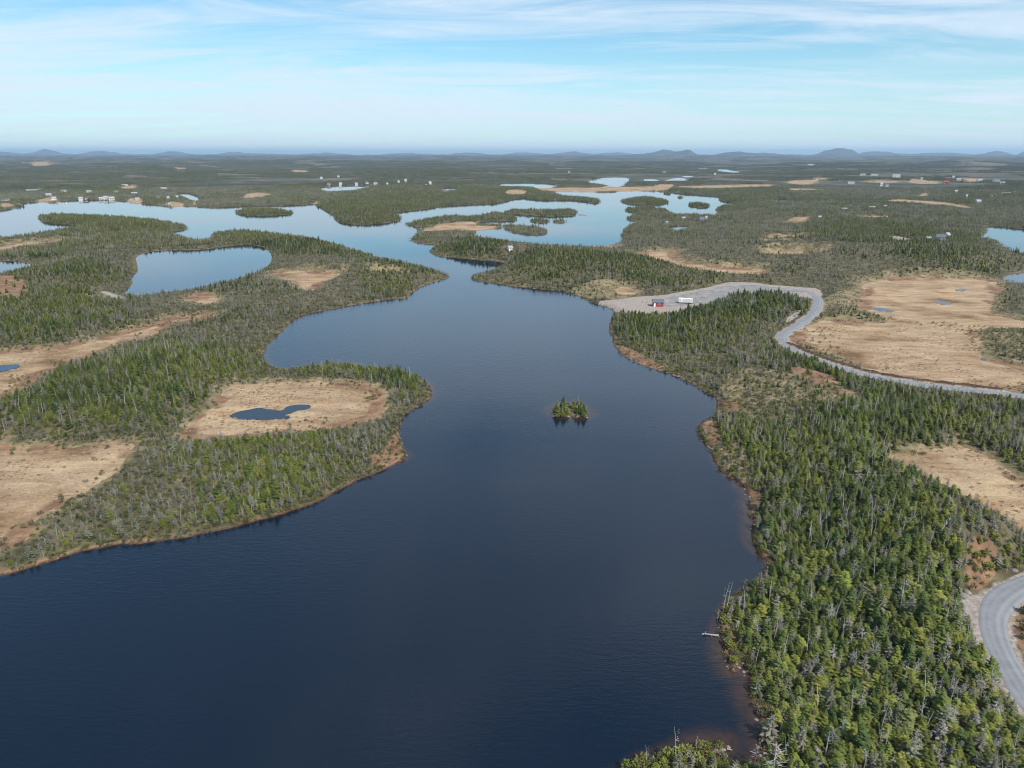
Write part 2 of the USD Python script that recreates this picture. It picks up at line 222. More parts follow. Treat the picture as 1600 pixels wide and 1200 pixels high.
pool_polys = [shape(p, BOGZ, 1.6, 1) for p in POOLS]; pool_polys = [max(multi(unary_union([pool_polys[0], pool_polys[1], LineString(np.stack(at([436, 450], [646, 642], BOGZ), 1)).buffer(2.2)])), key=lambda g: g.area)] + pool_polys[2:]; pool_f = Field(pool_polys)
def line(pts, z): p = chaikin(pts, 3, False); return np.stack(at(p[:, 0], p[:, 1], z), 1)
ROAD1 = line([(1240,452),(1262,455),(1276,462),(1280,474),(1272,490),(1250,507),(1228,519),(1220,526),(1226,535),(1246,549),(1280,563),(1320,576),(1370,590),(1430,600),(1500,608),(1560,614),(1620,622),(1800,650)], ROADZ)
ROAD2 = line([(1900,845),(1720,880),(1640,900),(1602,914),(1576,927),(1557,946),(1550,966),(1552,986),(1558,1006),(1568,1027),(1581,1050),(1597,1077),(1618,1106),(1690,1190),(1740,1300)], ROADZ)
def ribbon_field(c): return Field([LineString(c).buffer(0.6)])
road_polys = [LineString(ROAD1).buffer(2.9), LineString(ROAD2).buffer(2.75)]
road_f = Field(road_polys)
berm_c = line([(1233,537),(1262,551),(1300,565),(1350,580),(1400,590),(1450,597),(1510,603),(1560,609)], ROADZ)
berm_f = Field([LineString(berm_c).buffer(1.5)])
HILLS = [((480,392), 8, 85), ((600,425), 4, 60), ((170,365), 6, 90), ((120,432), 6, 70), ((60,490), 4, 45), ((230,600), 4.5, 42), ((420,735), 3.0, 28), ((860,415), 7, 95), ((760,392), 5, 60), ((1130,485), 3.5, 50), ((1400,800), 6, 38), ((1450,900), 3, 25), ((1330,400), 6, 120), ((560,335), 6, 90), ((1450,410), 5, 90), ((1300,680), 3, 40)]
HILLS = [(*at(*c, 1.0), h, r) for c, h, r in HILLS]
RIDGES = [(1030,16,165,34),(1062,16,150,14),(1130,16,140,22),(1175,17,120,26),(1272,20,195,16),(1290,20,215,12),(1306,20,165,12),(1345,24,140,40),(1525,24,180,18),(1562,25,205,4.5),(1440,26,150,50),(20,30,265,38),(105,31,250,24),(190,30,190,40),(292,28,190,26),(400,28,150,50),(520,27,155,28),(640,28,135,40),(735,26,160,26),(890,25,165,36),(820,27,150,30),(960,26,140,25),(-200,30,220,80),(1700,26,170,60)]
def height(x, y):
    r = np.hypot(x, y)
    s = -water_f(x, y)                              # metres inland
    b = bog_f(x, y)
    land = np.maximum(s, 0)
    k1, k2 = sstep(0, 45, land), sstep(50, 480, land)
    z = 0.55 * sstep(-.6, 2.2, s) + 0.35 * sstep(2, 14, land)
    rel = 3.0 * fbm(x, y, 70, 4, 3) * k1
    for hx, hy, hh, hr in HILLS: rel = rel + hh * np.exp(-((x - hx) ** 2 + (y - hy) ** 2) / (hr * hr)) * k1
    A = np.interp(r, [0, 700, 1500, 3000, 6000, 10000, 16000], [0, 1.5, 4, 11, 40, 62, 72])
    n = fbm(x, y, 520, 5, 31)
    n2 = 1 - np.abs(2 * fbm(x, y, 1700, 4, 47) - 1)
    far = A * k2 * np.clip(0.75 * (n - .28) * 1.5 + 0.45 * n2 * sstep(2500, 7000, r) * n * 1.4, 0, 2)
    az = np.arctan2(x, np.maximum(y, 1e-3)); px = 800 + FPX * np.tan(np.clip(az, -1.2, 1.2)) / CP * 0.955
    ridge = 0
    for p, km, hh, w in RIDGES: ridge = ridge + hh * np.exp(-((px - p) / w) ** 2) * np.exp(-((r - km * 1000) / (km * 90)) ** 2)
    far = far + ridge * sstep(9000, 13000, r) * (y > 0) * (0.05 + 1.05 * fbm(x, y, 620, 6, 77))
    z = z + rel + far
    flat = sstep(-14, 1.5, b) * sstep(-2, 6, land)
    nearbog = np.where(r < 1200, 1.0, 0.6)
    z = z + flat * nearbog * (np.minimum(z, BOGZ + (fbm(x, y, 6, 3, 8) - .5) * .25) - z)
    g = np.maximum(gravel_f(x, y), road_f(x, y))
    fl = sstep(-11, -1.0, g) * (r < 900) * sstep(-1, 5, s)
    z = z + fl * (ROADZ - z)
    bm = berm_f(x, y)
    z = z + 0.9 * sstep(-1.6, 1.2, bm) * (0.6 + .8 * vnoise(x / 2.5, y / 2.5, 4))
    pl = pool_f(x, y)
    z = np.where(pl > -0.6, np.minimum(z, BOGZ - 0.15 - 0.35 * sstep(-.6, 1.2, pl)), z)
    slope = (.22 + .8 * sstep(.38, .6, fbm(x, y, 70, 3, 15))); slope = slope + (.17 - slope) * sstep(-12, 4, shoal_f(x, y)); slope = slope + (.13 - slope) * sstep(-7, -3, isle_f(x, y))
    dep = -np.minimum(np.maximum(-s, 0) * slope, 3.0)
    z = np.where(s < 0, dep + 0.55 * sstep(-.6, 2.2, s) * 0.55, z)
    return z, s, b
def hit(px, py):
    """where the view ray of a picture point meets the terrain"""
    u, v = (px - 800) / FPX, (600 - py) / FPX
    d = np.array([u, CP + v * SP, -SP + v * CP]); t = np.geomspace(90, 40000, 4000)
    x, y, zr = d[0] * t, d[1] * t, H + d[2] * t
    z, _, _ = height(x, y); i = np.argmax(zr < np.maximum(z, 0))
    return float(x[i]), float(y[i]), float(max(z[i], 0.3))

# ---------------------------------------------------------------- materials
def mat(name, color, rough=0.85, spec=0.3, **kw):
    return usdkit.material(stage, '/World/Looks/' + name, {'p': ('principled_bsdf', dict(base_color=color, roughness=rough, specular_ior_level=spec, **kw))}, surface='p.BSDF')
def noisy(name, ramp, scale, rough=0.9, bump=0.0, detail=5.0, spec=0.2):
    nodes = {'g': ('geometry', {}), 'n': ('noise_texture', dict(scale=scale, detail=detail, roughness=0.6)), 'r': ('rgb_ramp', dict(ramp=ramp)), 'p': ('principled_bsdf', dict(roughness=rough, specular_ior_level=spec))}
    links = [('g.position', 'n.vector'), ('n.fac', 'r.fac'), ('r.color', 'p.base_color')]
    if bump:
        nodes['b'] = ('bump', dict(distance=bump, strength=0.6)); links += [('n.fac', 'b.height'), ('b.normal', 'p.normal')]
    return usdkit.material(stage, '/World/Looks/' + name, nodes, links, surface='p.BSDF')
def tinted(name, translucent=0.0, var=0.35, rough=0.8):
    """foliage and bark: the mesh's tint, varied from one plant to the next"""
    nodes = {'a': ('attribute', dict(attribute='tint')), 'o': ('object_info', {}), 'v': ('map_range', dict(from_min=0.0, from_max=1.0, to_min=1 - var, to_max=1 + var)),
             'h': ('map_range', dict(from_min=0.0, from_max=1.0, to_min=0.488, to_max=0.518)), 'm': ('math', dict(math_type='multiply', value2=7.31)), 'f': ('math', dict(math_type='fraction')),
             'c': ('hsv', dict(saturation=0.95, fac=1.0)), 'p': ('principled_bsdf', dict(roughness=rough, specular_ior_level=0.12))}
    links = [('o.random', 'v.value'), ('o.random', 'm.value1'), ('m.value', 'f.value1'), ('f.value', 'h.value'), ('v.result', 'c.value'), ('h.result', 'c.hue'), ('a.color', 'c.color'), ('c.color', 'p.base_color')]
    if not translucent: return usdkit.material(stage, '/World/Looks/' + name, nodes, links, surface='p.BSDF')
    nodes['t'] = ('translucent_bsdf', {}); nodes['x'] = ('mix_closure', dict(fac=translucent))
    return usdkit.material(stage, '/World/Looks/' + name, nodes, links + [('c.color', 't.color'), ('p.BSDF', 'x.closure1'), ('t.BSDF', 'x.closure2')], surface='x.closure')
FOLIAGE, BARK = tinted('foliage', 0.22, .27), tinted('weathered_wood', 0, .25)
ROCK = noisy('granite', [(0.3, (.14, .13, .12)), (.55, (.24, .22, .20)), (.75, (.34, .31, .28))], 1.3, bump=.05)
def ground_material():
    n = {'g': ('geometry', {}), 'A': ('attribute', dict(attribute='cover')), 'B': ('attribute', dict(attribute='cover_more')), 'sa': ('separate_xyz', {}), 'sb': ('separate_xyz', {}),
         'big': ('noise_texture', dict(scale=0.028, detail=6.0, roughness=.62)), 'mid': ('noise_texture', dict(scale=0.16, detail=6.0, roughness=.65)), 'fine': ('noise_texture', dict(scale=1.1, detail=5.0, roughness=.7)), 'huge': ('noise_texture', dict(scale=0.0045, detail=8.0, roughness=.68)),
         'stretch': ('mapping', dict(mapping_type='point', scale=(0.05, 0.16, 0.1), rotation=(0, 0, .5))), 'str': ('noise_texture', dict(scale=1.0, detail=7.0, roughness=.68, distortion=.6)),
         'floor': ('rgb_ramp', dict(ramp=[(.3, (.05, .045, .026)), (.5, (.10, .088, .05)), (.62, (.155, .128, .075)), (.75, (.21, .18, .12))])),
         'bogc': ('rgb_ramp', dict(ramp=[(.25, (.15, .09, .056)), (.40, (.255, .168, .105)), (.50, (.36, .25, .158)), (.60, (.48, .365, .235)), (.68, (.40, .30, .18)), (.8, (.25, .205, .105))])),
         'bog2': ('rgb_ramp', dict(ramp=[(.3, (.15, .10, .064)), (.5, (.34, .24, .155)), (.7, (.55, .435, .295))])), 'bogm': ('mix', dict(fac=.45)), 'bogp': ('rgb_ramp', dict(ramp=[(.33, (.42, .36, .30)), (.43, (.85, .80, .72)), (.52, (1, 1, 1)), (.60, (1.12, 1.12, 1.05)), (.68, (.95, .72, .58))])), 'bogq': ('mix', dict(mix_type='multiply', fac=.9)),
         'rustc': ('rgb_ramp', dict(ramp=[(.3, (.11, .062, .04)), (.5, (.22, .13, .08)), (.7, (.33, .215, .13))])),
         'gravc': ('rgb_ramp', dict(ramp=[(.3, (.22, .185, .16)), (.5, (.32, .27, .235)), (.7, (.43, .375, .33))])),
         'peatc': ('rgb_ramp', dict(ramp=[(.3, (.035, .022, .016)), (.55, (.085, .05, .035)), (.7, (.20, .12, .07))])),
         'heathc': ('rgb_ramp', dict(ramp=[(.3, (.10, .09, .042)), (.45, (.18, .15, .08)), (.58, (.26, .20, .12)), (.72, (.34, .275, .16))])),
         'farc': ('rgb_ramp', dict(ramp=[(.30, (.036, .043, .026)), (.44, (.058, .063, .04)), (.52, (.085, .08, .06)), (.58, (.14, .12, .095)), (.63, (.07, .07, .05)), (.72, (.26, .20, .14))])),
         'p': ('principled_bsdf', dict(roughness=.95, specular_ior_level=.1)), 'bump': ('bump', dict(strength=.7, distance=.35)), 'hsum': ('math', dict(math_type='add'))}
    l = [('g.position', f'{k}.vector') for k in ('big', 'mid', 'fine', 'huge', 'stretch')] + [('stretch.vector', 'str.vector'), ('A.vector', 'sa.vector'), ('B.vector', 'sb.vector'),
         ('mid.fac', 'floor.fac'), ('str.fac', 'bogc.fac'), ('fine.fac', 'bog2.fac'), ('bogc.color', 'bogm.color1'), ('bog2.color', 'bogm.color2'), ('big.fac', 'bogp.fac'), ('bogm.color', 'bogq.color1'), ('bogp.color', 'bogq.color2'), ('mid.fac', 'rustc.fac'), ('fine.fac', 'gravc.fac'), ('fine.fac', 'peatc.fac'), ('mid.fac', 'heathc.fac'), ('huge.fac', 'farc.fac'),
         ('mid.fac', 'hsum.value1'), ('fine.fac', 'hsum.value2'), ('hsum.value', 'bump.height'), ('bump.normal', 'p.normal')]
    prev = 'floor.color'
    for i, (src, col, nz) in enumerate([('sb.z', 'farc.color', 'big'), ('sb.y', 'heathc.color', 'mid'), ('sa.x', 'bogq.color', 'mid'), ('sa.y', 'rustc.color', 'mid'), ('sa.z', 'gravc.color', 'fine'), ('sb.x', 'peatc.color', 'fine')]):
        n[f'w{i}'] = ('math', dict(math_type='multiply_add', value2=.62, value3=-.81)); n[f's{i}'] = ('math', dict(math_type='add')); n[f't{i}'] = ('math', dict(math_type='multiply_add', value2=3.0, value3=.5, use_clamp=True)); n[f'm{i}'] = ('mix', {})
        l += [(f'{nz}.fac', f'w{i}.value1'), (f'w{i}.value', f's{i}.value1'), (src, f's{i}.value2'), (f's{i}.value', f't{i}.value1'), (f't{i}.value', f'm{i}.fac'), (prev, f'm{i}.color1'), (col, f'm{i}.color2')]
        prev = f'm{i}.color'
    return usdkit.material(stage, '/World/Looks/ground', n, l + [(prev, 'p.base_color')], surface='p.BSDF')
GROUND = ground_material()
WATER = usdkit.material(stage, '/World/Looks/peaty_water', {
    'g': ('geometry', {}), 'a': ('attribute', dict(attribute='depth')), 'rng': ('map_range', dict(range_type='smoothstep', from_min=0.0, from_max=.8, to_min=0, to_max=1, clamp=True)),
    'bn': ('noise_texture', dict(scale=.5, detail=4.0)), 'bed': ('rgb_ramp', dict(ramp=[(.3, (.026, .016, .011)), (.7, (.060, .033, .021))])), 'mx': ('mix', dict(color2=(.0046, .0095, .0195))),
    'm1': ('mapping', dict(mapping_type='point', scale=(.32, 1.25, 1), rotation=(0, 0, .12))), 'n1': ('noise_texture', dict(scale=1.0, detail=3.0, roughness=.55)),
    'm2': ('mapping', dict(mapping_type='point', scale=(.9, 3.4, 1), rotation=(0, 0, -.1))), 'n2': ('noise_texture', dict(scale=1.0, detail=2.0)),
    'm3': ('mapping', dict(mapping_type='point', scale=(.0035, .009, 1), rotation=(0, 0, .3))), 'n3': ('noise_texture', dict(scale=1.0, detail=4.0)), 'cal': ('map_range', dict(from_min=.42, from_max=.62, to_min=.3, to_max=1.0, clamp=True)), 'sxy': ('separate_xyz', {}), 'lee': ('map_range', dict(from_min=260.0, from_max=700.0, to_min=1.0, to_max=.04, clamp=True)), 'cl': ('math', dict(math_type='multiply')),
    'mul': ('math', dict(math_type='multiply_add', value2=.45)), 'b': ('bump', dict(distance=.075)), 'p': ('principled_bsdf', dict(roughness=.025, ior=1.48, specular_ior_level=.5))},
    [('a.fac', 'rng.value'), ('g.position', 'bn.vector'), ('bn.fac', 'bed.fac'), ('bed.color', 'mx.color1'), ('rng.result', 'mx.fac'), ('mx.color', 'p.base_color'), ('g.position', 'm1.vector'), ('m1.vector', 'n1.vector'), ('g.position', 'm2.vector'), ('m2.vector', 'n2.vector'),
     ('g.position', 'm3.vector'), ('m3.vector', 'n3.vector'), ('n3.fac', 'cal.value'), ('n2.fac', 'mul.value1'), ('n1.fac', 'mul.value3'), ('mul.value', 'b.height'), ('g.position', 'sxy.vector'), ('sxy.y', 'lee.value'), ('lee.result', 'cl.value1'), ('cal.result', 'cl.value2'), ('cl.value', 'b.strength'), ('b.normal', 'p.normal')], surface='p.BSDF')

# ---------------------------------------------------------------- terrain: one sheet to the horizon
ax = np.concatenate([np.arange(-180, -60, 6.0), np.arange(-60, -46, 1.0), np.arange(-46, 46.01, 0.15), np.arange(47, 60, 1.0), np.arange(60, 180, 6.0)])
ra = [30.0]
while ra[-1] < 3000: ra.append(ra[-1] * (1.03 if ra[-1] < 75 else 1.0055))
while ra[-1] < 42000: ra.append(ra[-1] * 1.0105)
ra = np.array(ra); az = np.radians(ax)
R, A = np.meshgrid(ra, az, indexing='ij')
X, Y = R * np.sin(A), R * np.cos(A)
Z, S, B = height(X.ravel(), Y.ravel())
x, y = X.ravel(), Y.ravel(); r = R.ravel()
nr, na = R.shape
idx = np.arange(nr * na).reshape(nr, na); nxt = np.roll(idx, -1, 1)
quads = np.stack([idx[:-1], nxt[:-1], nxt[1:], idx[1:]], -1).reshape(-1, 4)
faces = np.vstack([quads[:, [0, 2, 1]], quads[:, [0, 3, 2]]])
nv = len(x)
verts = np.vstack([np.stack([x, y, Z], 1), [[0, 0, -3]]])
fan = np.stack([np.full(na, nv), nxt[0], idx[0]], 1)
faces = np.vstack([faces, fan])
soft = np.clip(.006 * r, 1.2, 30)
def cov(f, grow=0.0): return sstep(-1, 1, (f + grow) / soft)
patch = sstep(.60, .645, fbm(x, y, 150, 5, 201)) * sstep(2000, 2600, r)
bogc = np.maximum(cov(B), .4 * patch)
rim = np.clip(1 - np.abs(B - 1.5) / np.clip(.02 * r, 5, 9), 0, 1) * 1.1 * sstep(.35, .65, fbm(x, y, 16, 3, 20)) * (r < 900)
rustc = np.maximum.reduce([cov(rust_f(x, y)), .5 * np.clip(1 - np.abs(S - .8) / 1.7, 0, 1) * (r < 1500) * (.3 + sstep(.4, .6, fbm(x, y, 12, 3, 161))), rim, .62 * np.clip(1 - S / np.clip(.012 * r, 6, 25), 0, 1) * (S > 0) * sstep(.42, .62, fbm(x, y, 24, 3, 19))])
grv = np.maximum(cov(gravel_f(x, y)), .65 * sstep(-1.7, -.3, road_f(x, y) + (fbm(x, y, 3.5, 3, 88) - .5) * 2.4))
peat = np.maximum(sstep(-1.0, .8, berm_f(x, y)), np.clip(1.15 - np.abs(S + .1) / 1.1, 0, .92) * (r < 900))
heath = np.maximum(cov(heath_f(x, y)), .75 * np.clip(1 - np.abs(B) / np.clip(.04 * r, 8, 40), 0, 1))
farw = sstep(700, 2500, r) * .95
gm = obj('ground', (verts, faces), GROUND, smooth=True)
primvar(gm, 'cover', np.vstack([np.stack([bogc, rustc, grv], 1), [[0, 0, 0]]]))
primvar(gm, 'cover_more', np.vstack([np.stack([peat, heath, farw], 1), [[0, 0, 0]]]))
tag(gm, 'brown and olive boggy terrain of peninsulas, heath and hills reaching the horizon', 'ground', kind='structure')
# water: the same grid wherever the bed lies under the surface
WL = {'main': 'large dark blue lake winding from the foreground to the far shores', 'mid_left': 'pale blue pond enclosed by wooded land left of the big lake', 'far_left': 'small pond cut by the left edge of the picture', 'right': 'bright blue pond cut by the right edge of the picture',
      'n1': 'pale pond with houses on its far shore, behind the wooded hill', 'n2': 'small sliver of water right of the pond with houses', 'n3': 'pale lake strip behind the left end of the tan sandbar', 'n4': 'pale lake behind the middle of the tan sandbar'}
for key, poly in lake_polys.items():
    mnx, mny, mxx, mxy = poly.bounds; pad = 6 + .01 * math.hypot(mxx, mxy)
    near = (x > mnx - pad) & (x < mxx + pad) & (y > mny - pad) & (y < mxy + pad)
    inside = np.zeros(nv, bool); g = poly.buffer(pad * .5); shapely.prepare(g); inside[near] = shapely.contains_xy(g, x[near], y[near])
    wet = inside & (Z < 0.04)
    q = quads[wet[quads].any(1)]
    if len(q) < 1: continue
    u, inv = np.unique(q, return_inverse=True); q = inv.reshape(-1, 4)
    wm = obj('lake' if key == 'main' else 'pond', (np.stack([x[u], y[u], np.zeros(len(u))], 1), np.vstack([q[:, [0, 2, 1]], q[:, [0, 3, 2]]])), WATER, smooth=True)
    primvar(wm, 'depth', np.maximum(-Z[u], 0))
    lx, ly, _ = project(*np.array(poly.representative_point().coords[0]), 0.0)
    tag(wm, WL.get(key, 'distant pale pond %s' % {'n5': 'behind the right part of the sandbar, shorter strip', 'n6': 'behind the right part of the sandbar, longer strip', 'n7': 'tiny, above the right part of the sandbar', 'n8': 'thin, left of the brightest far pond', 'n9': 'brightest below the horizon hills', 'n10': 'thin strip nearest the horizon hills', 'n11': 'left of the quarry, edged by dark forest', 'n12': 'beside a pinkish bare patch near the quarry', 'n13': 'leftmost of three far slivers', 'n14': 'middle of three far slivers', 'n15': 'rightmost of three far slivers', 'n16': 'behind the left lakeshore houses', 'n17': 'deep blue, beside the house on the wooded point', 'n18': 'thin white streak above the sandbar', 'n19': 'white streak under the highest horizon hill'}.get(key, '')), 'water', kind='structure')
POOLL = ['shallow two-lobed grey-blue pool on the bog of the left peninsula', 'left of three blue pools on the right bog', 'middle of three blue pools on the right bog', 'small far pool of the three on the right bog', 'blue pool on the bog strip at the left edge', 'tiny pool in the wet corner of the right bog', 'small blue ditch pool under the road at the right edge']
for poly, lab in zip(pool_polys, POOLL):
    p2 = poly.buffer(.4).simplify(.05); v, f = trimesh.creation.triangulate_polygon(p2, engine='earcut')
    wm = obj('bog_pool', (np.column_stack([v, np.full(len(v), BOGZ - .06)]), f), WATER); primvar(wm, 'depth', np.full(len(v), 1.5))
    tag(wm, lab, 'pool', kind='structure')
# roads
ROADM = usdkit.material(stage, '/World/Looks/gravel_road', {'g': ('geometry', {}), 'a': ('attribute', dict(attribute='across')), 'n': ('noise_texture', dict(scale=.35, detail=7.0, roughness=.7)), 'n2': ('noise_texture', dict(scale=3.0, detail=4.0)),
    'c': ('rgb_ramp', dict(ramp=[(.3, (.165, .17, .18)), (.5, (.205, .212, .228)), (.7, (.25, .253, .262))])), 't': ('rgb_ramp', dict(ramp=[(0, (0, 0, 0)), (.1, (.35, .35, .35)), (.2, (0, 0, 0)), (.33, (.45, .45, .45)), (.45, (0, 0, 0)), (.6, (.2, .2, .2)), (.7, (0, 0, 0)), (.82, (.3, .3, .3)), (1, (0, 0, 0))])),
    'm': ('mix', dict(color2=(.36, .365, .375))), 'p': ('principled_bsdf', dict(roughness=.95, specular_ior_level=.1)), 'b': ('bump', dict(strength=.4, distance=.05))},
    [('g.position', 'n.vector'), ('g.position', 'n2.vector'), ('n.fac', 'c.fac'), ('a.fac', 't.fac'), ('t.color', 'm.fac'), ('c.color', 'm.color1'), ('m.color', 'p.base_color'), ('n2.fac', 'b.height'), ('b.normal', 'p.normal')], surface='p.BSDF')
def road(c, half, label):
    L = LineString(c); n = int(L.length / 1.2); p = np.array([L.interpolate(t).coords[0] for t in np.linspace(0, L.length, n)])
    t = np.gradient(p, axis=0); t /= np.linalg.norm(t, axis=1)[:, None]; nm = np.stack([t[:, 1], -t[:, 0]], 1)
    s = np.linspace(-1, 1, 9); k = np.arange(n)
    wob = 1 + .12 * (vnoise(k / 9., k * 0., 3) - .5)[:, None] * 2
    P = p[:, None] + nm[:, None] * (s[None] * wob * half)[..., None]
    zz = ROADZ + .10 + .06 * (1 - s[None] ** 2) + 0 * P[..., 0] - .16 * (np.abs(s[None]) > .99)
    v = np.concatenate([P, zz[..., None]], -1).reshape(-1, 3); i = np.arange(n * 9).reshape(n, 9)
    f = np.stack([i[:-1, :-1], i[1:, :-1], i[1:, 1:], i[:-1, 1:]], -1).reshape(-1, 4)
    m = obj('gravel_road', (v, f[:, ::-1]), ROADM, smooth=True); primvar(m, 'across', np.tile((s + 1) / 2, n)); tag(m, label, 'road', kind='structure')
road(ROAD1, 2.8, 'grey gravel road curving from the gravel lot round the right bog')
road(ROAD2, 2.65, 'grey gravel road bending through the lower right corner')
LOT = shape([(1030,470),(1060,462),(1085,456),(1120,447),(1150,445),(1200,448),(1262,453),(1262,460),(1225,459),(1190,458),(1150,461),(1110,468),(1085,474),(1050,479),(1032,477)], ROADZ, 3.0)
v, f = trimesh.creation.triangulate_polygon(LOT.simplify(.1), engine='earcut')
lot = obj('gravel_lot', (np.column_stack([v, np.full(len(v), ROADZ + .035)]), f), noisy('yard_gravel', [(.3, (.16, .155, .155)), (.45, (.21, .205, .205)), (.58, (.27, .25, .235)), (.72, (.36, .32, .285))], .22, detail=8.0))
tag(lot, 'grey gravel yard between the red shed and the road', 'gravel lot', kind='structure')

# ---------------------------------------------------------------- plants
def kites(root, tip, wid, droop):
    """flat tapered sprays from root to tip: two folded triangles each"""
    d = tip - root; side = np.cross(d, [0, 0, 1.0]); side /= np.linalg.norm(side, axis=1)[:, None] + 1e-9
    mid = root + d * .55; L = mid - side * wid[:, None]; Rr = mid + side * wid[:, None]
    L[:, 2] -= droop; Rr[:, 2] -= droop
    n = len(root); v = np.stack([root, L, tip, Rr], 1).reshape(-1, 3); b = np.arange(n)[:, None] * 4
    return v, np.vstack([b + [0, 1, 2], b + [0, 2, 3]])
class Mix:
    def __init__(s): s.v, s.f, s.c, s.n = [], [], [], 0
    def add(s, v, f, c):
        v = np.asarray(v, float); s.v.append(v); s.f.append(np.asarray(f, int) + s.n); s.c.append(np.broadcast_to(c, (len(v), 3))); s.n += len(v); return s
    def get(s): return np.vstack(s.v), np.vstack(s.f), np.vstack(s.c)
def trunk_mesh(h, r0, r1, sides=5, lean=(0, 0), segs=3):
    t = np.linspace(0, 1, segs + 1); a = np.arange(sides) * 2 * np.pi / sides
    ring = np.stack([np.cos(a), np.sin(a)], 1); rr = r0 + (r1 - r0) * t
    v = np.concatenate([ring[None] * rr[:, None, None] + (np.asarray(lean)[None] * (t ** 1.6)[:, None])[:, None], np.broadcast_to((t * h - .25 * (t == 0))[:, None, None], (segs + 1, sides, 1))], -1).reshape(-1, 3)
    i = np.arange((segs + 1) * sides).reshape(segs + 1, sides); j = np.roll(i, -1, 1)
    f = np.stack([i[:-1], j[:-1], j[1:], i[1:]], -1).reshape(-1, 4)
    return v, np.vstack([f[:, :3], f[:, [0, 2, 3]]])
def spruce_crown(g, h, R, tint, whorls=17, per=9, base=.08, lean=(0, 0), thin=1.0, core=True, pw=.75):
    m = Mix(); lean = np.asarray(lean)
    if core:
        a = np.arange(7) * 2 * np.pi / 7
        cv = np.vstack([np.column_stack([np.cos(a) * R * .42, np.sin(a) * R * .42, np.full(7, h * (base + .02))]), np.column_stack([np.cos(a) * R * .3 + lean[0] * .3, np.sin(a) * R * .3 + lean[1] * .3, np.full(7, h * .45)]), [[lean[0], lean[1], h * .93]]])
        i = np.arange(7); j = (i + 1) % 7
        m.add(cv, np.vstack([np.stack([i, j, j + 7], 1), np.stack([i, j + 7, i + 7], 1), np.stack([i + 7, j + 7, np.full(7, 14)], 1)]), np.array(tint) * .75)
    for w in range(whorls):
        t = base + (1 - base) * (w / whorls) ** .92
        L0 = R * (1 - t) ** pw * (1 if t > .14 else .75) + .05 * R
        n = max(4, int(per * (1 - .45 * t))); a0 = 2.4 if core else 0; a = g.uniform(0, 6.28) + np.arange(n) * 6.283 / n + g.normal(0, .16, n)
        L = L0 * g.uniform(.5, 1.3, n) * (1 + .22 * np.cos(a - a0)); z0 = t * h + g.normal(0, .022 * h, n)
        root = np.column_stack([lean[0] * t ** 1.6 + 0 * a, lean[1] * t ** 1.6 + 0 * a, z0 + .02 * h])
        up = g.uniform(-.30, .02, n) * L + .30 * L * t
        tip = root + np.column_stack([np.cos(a) * L, np.sin(a) * L, up])
        v, f = kites(root, tip, L * g.uniform(.24, .36, n) * thin, L * .12)
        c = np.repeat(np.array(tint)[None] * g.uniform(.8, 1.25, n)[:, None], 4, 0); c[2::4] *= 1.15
        m.add(v, f, c)
    a = np.arange(3) * 2.1
    m.add(np.vstack([np.column_stack([np.cos(a) * .05 * R + lean[0], np.sin(a) * .05 * R + lean[1], np.full(3, h * .9)]), [[lean[0], lean[1], h * 1.04]]]), [[0, 1, 3], [1, 2, 3], [2, 0, 3]], tint)
    return m.get()
def dead_limbs(g, h, R, tint, n=26, width=.035, base=.25):
    t = g.uniform(base, .97, n); a = g.uniform(0, 6.283, n); L = R * (1 - t) ** .5 * g.uniform(.35, 1.1, n) + .12
    root = np.column_stack([0 * a, 0 * a, t * h]); tip = root + np.column_stack([np.cos(a) * L, np.sin(a) * L, g.uniform(-.25, .45, n) * L])
    v, f = kites(root, tip, np.full(n, width), 0.01); m = Mix().add(v, f, tint)
    k = n; q = g.integers(0, n, k); s = g.uniform(.4, .8, k)[:, None]; r2 = root[q] * (1 - s) + tip[q] * s
    d = (tip - root)[q] * .5; d = d + g.normal(0, .22, (k, 3)) * np.linalg.norm(d, axis=1)[:, None] * 1.6
    v, f = kites(r2, r2 + d, np.full(k, width * .6), 0); m.add(v, f, tint)
    return m.get()
def shrub_mesh(g, w, h, tint, n=46):
    a = g.uniform(0, 6.283, n); rr = np.sqrt(g.uniform(0, 1, n)) * .8; zz = np.sqrt(np.maximum(0, 1 - rr ** 2)) * g.uniform(.35, 1, n)
    c = np.column_stack([np.cos(a) * rr * w / 2, np.sin(a) * rr * w / 2, zz * h])
    d = g.normal(0, 1, (n, 3)); d[:, 2] = np.abs(d[:, 2]) * .8 + .2; d[:, :2] += c[:, :2] / w * 2; d /= np.linalg.norm(d, axis=1)[:, None]
    L = g.uniform(.22, .42, n)[:, None] * w * .5
    v, f = kites(c - d * L * .5, c + d * L, (L[:, 0] * .38), L[:, 0] * .15)
    return v, f, np.repeat(np.array(tint)[None] * g.uniform(.75, 1.3, n)[:, None], 4, 0)
BRK, GREY = (.12, .095, .075), (.335, .315, .29)
SPR_T = [(.150, .172, .036), (.118, .144, .034), (.180, .198, .038), (.092, .120, .036), (.162, .176, .062), (.208, .216, .044)]
protos = {}
def spruce_parts(i):
    g = np.random.default_rng(100 + i); h = [5.6, 6.2, 4.8, 6.4, 5.0, 4.2][i]; Rr = h * [.31, .28, .36, .27, .35, .41][i]
    lean = (g.normal(0, .12) + .12, g.normal(0, .1) - .1)
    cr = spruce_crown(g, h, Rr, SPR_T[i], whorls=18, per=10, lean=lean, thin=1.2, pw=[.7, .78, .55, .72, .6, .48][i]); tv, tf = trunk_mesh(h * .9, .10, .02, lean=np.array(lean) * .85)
    return cr, (tv, tf, np.broadcast_to(BRK, (len(tv), 3)))
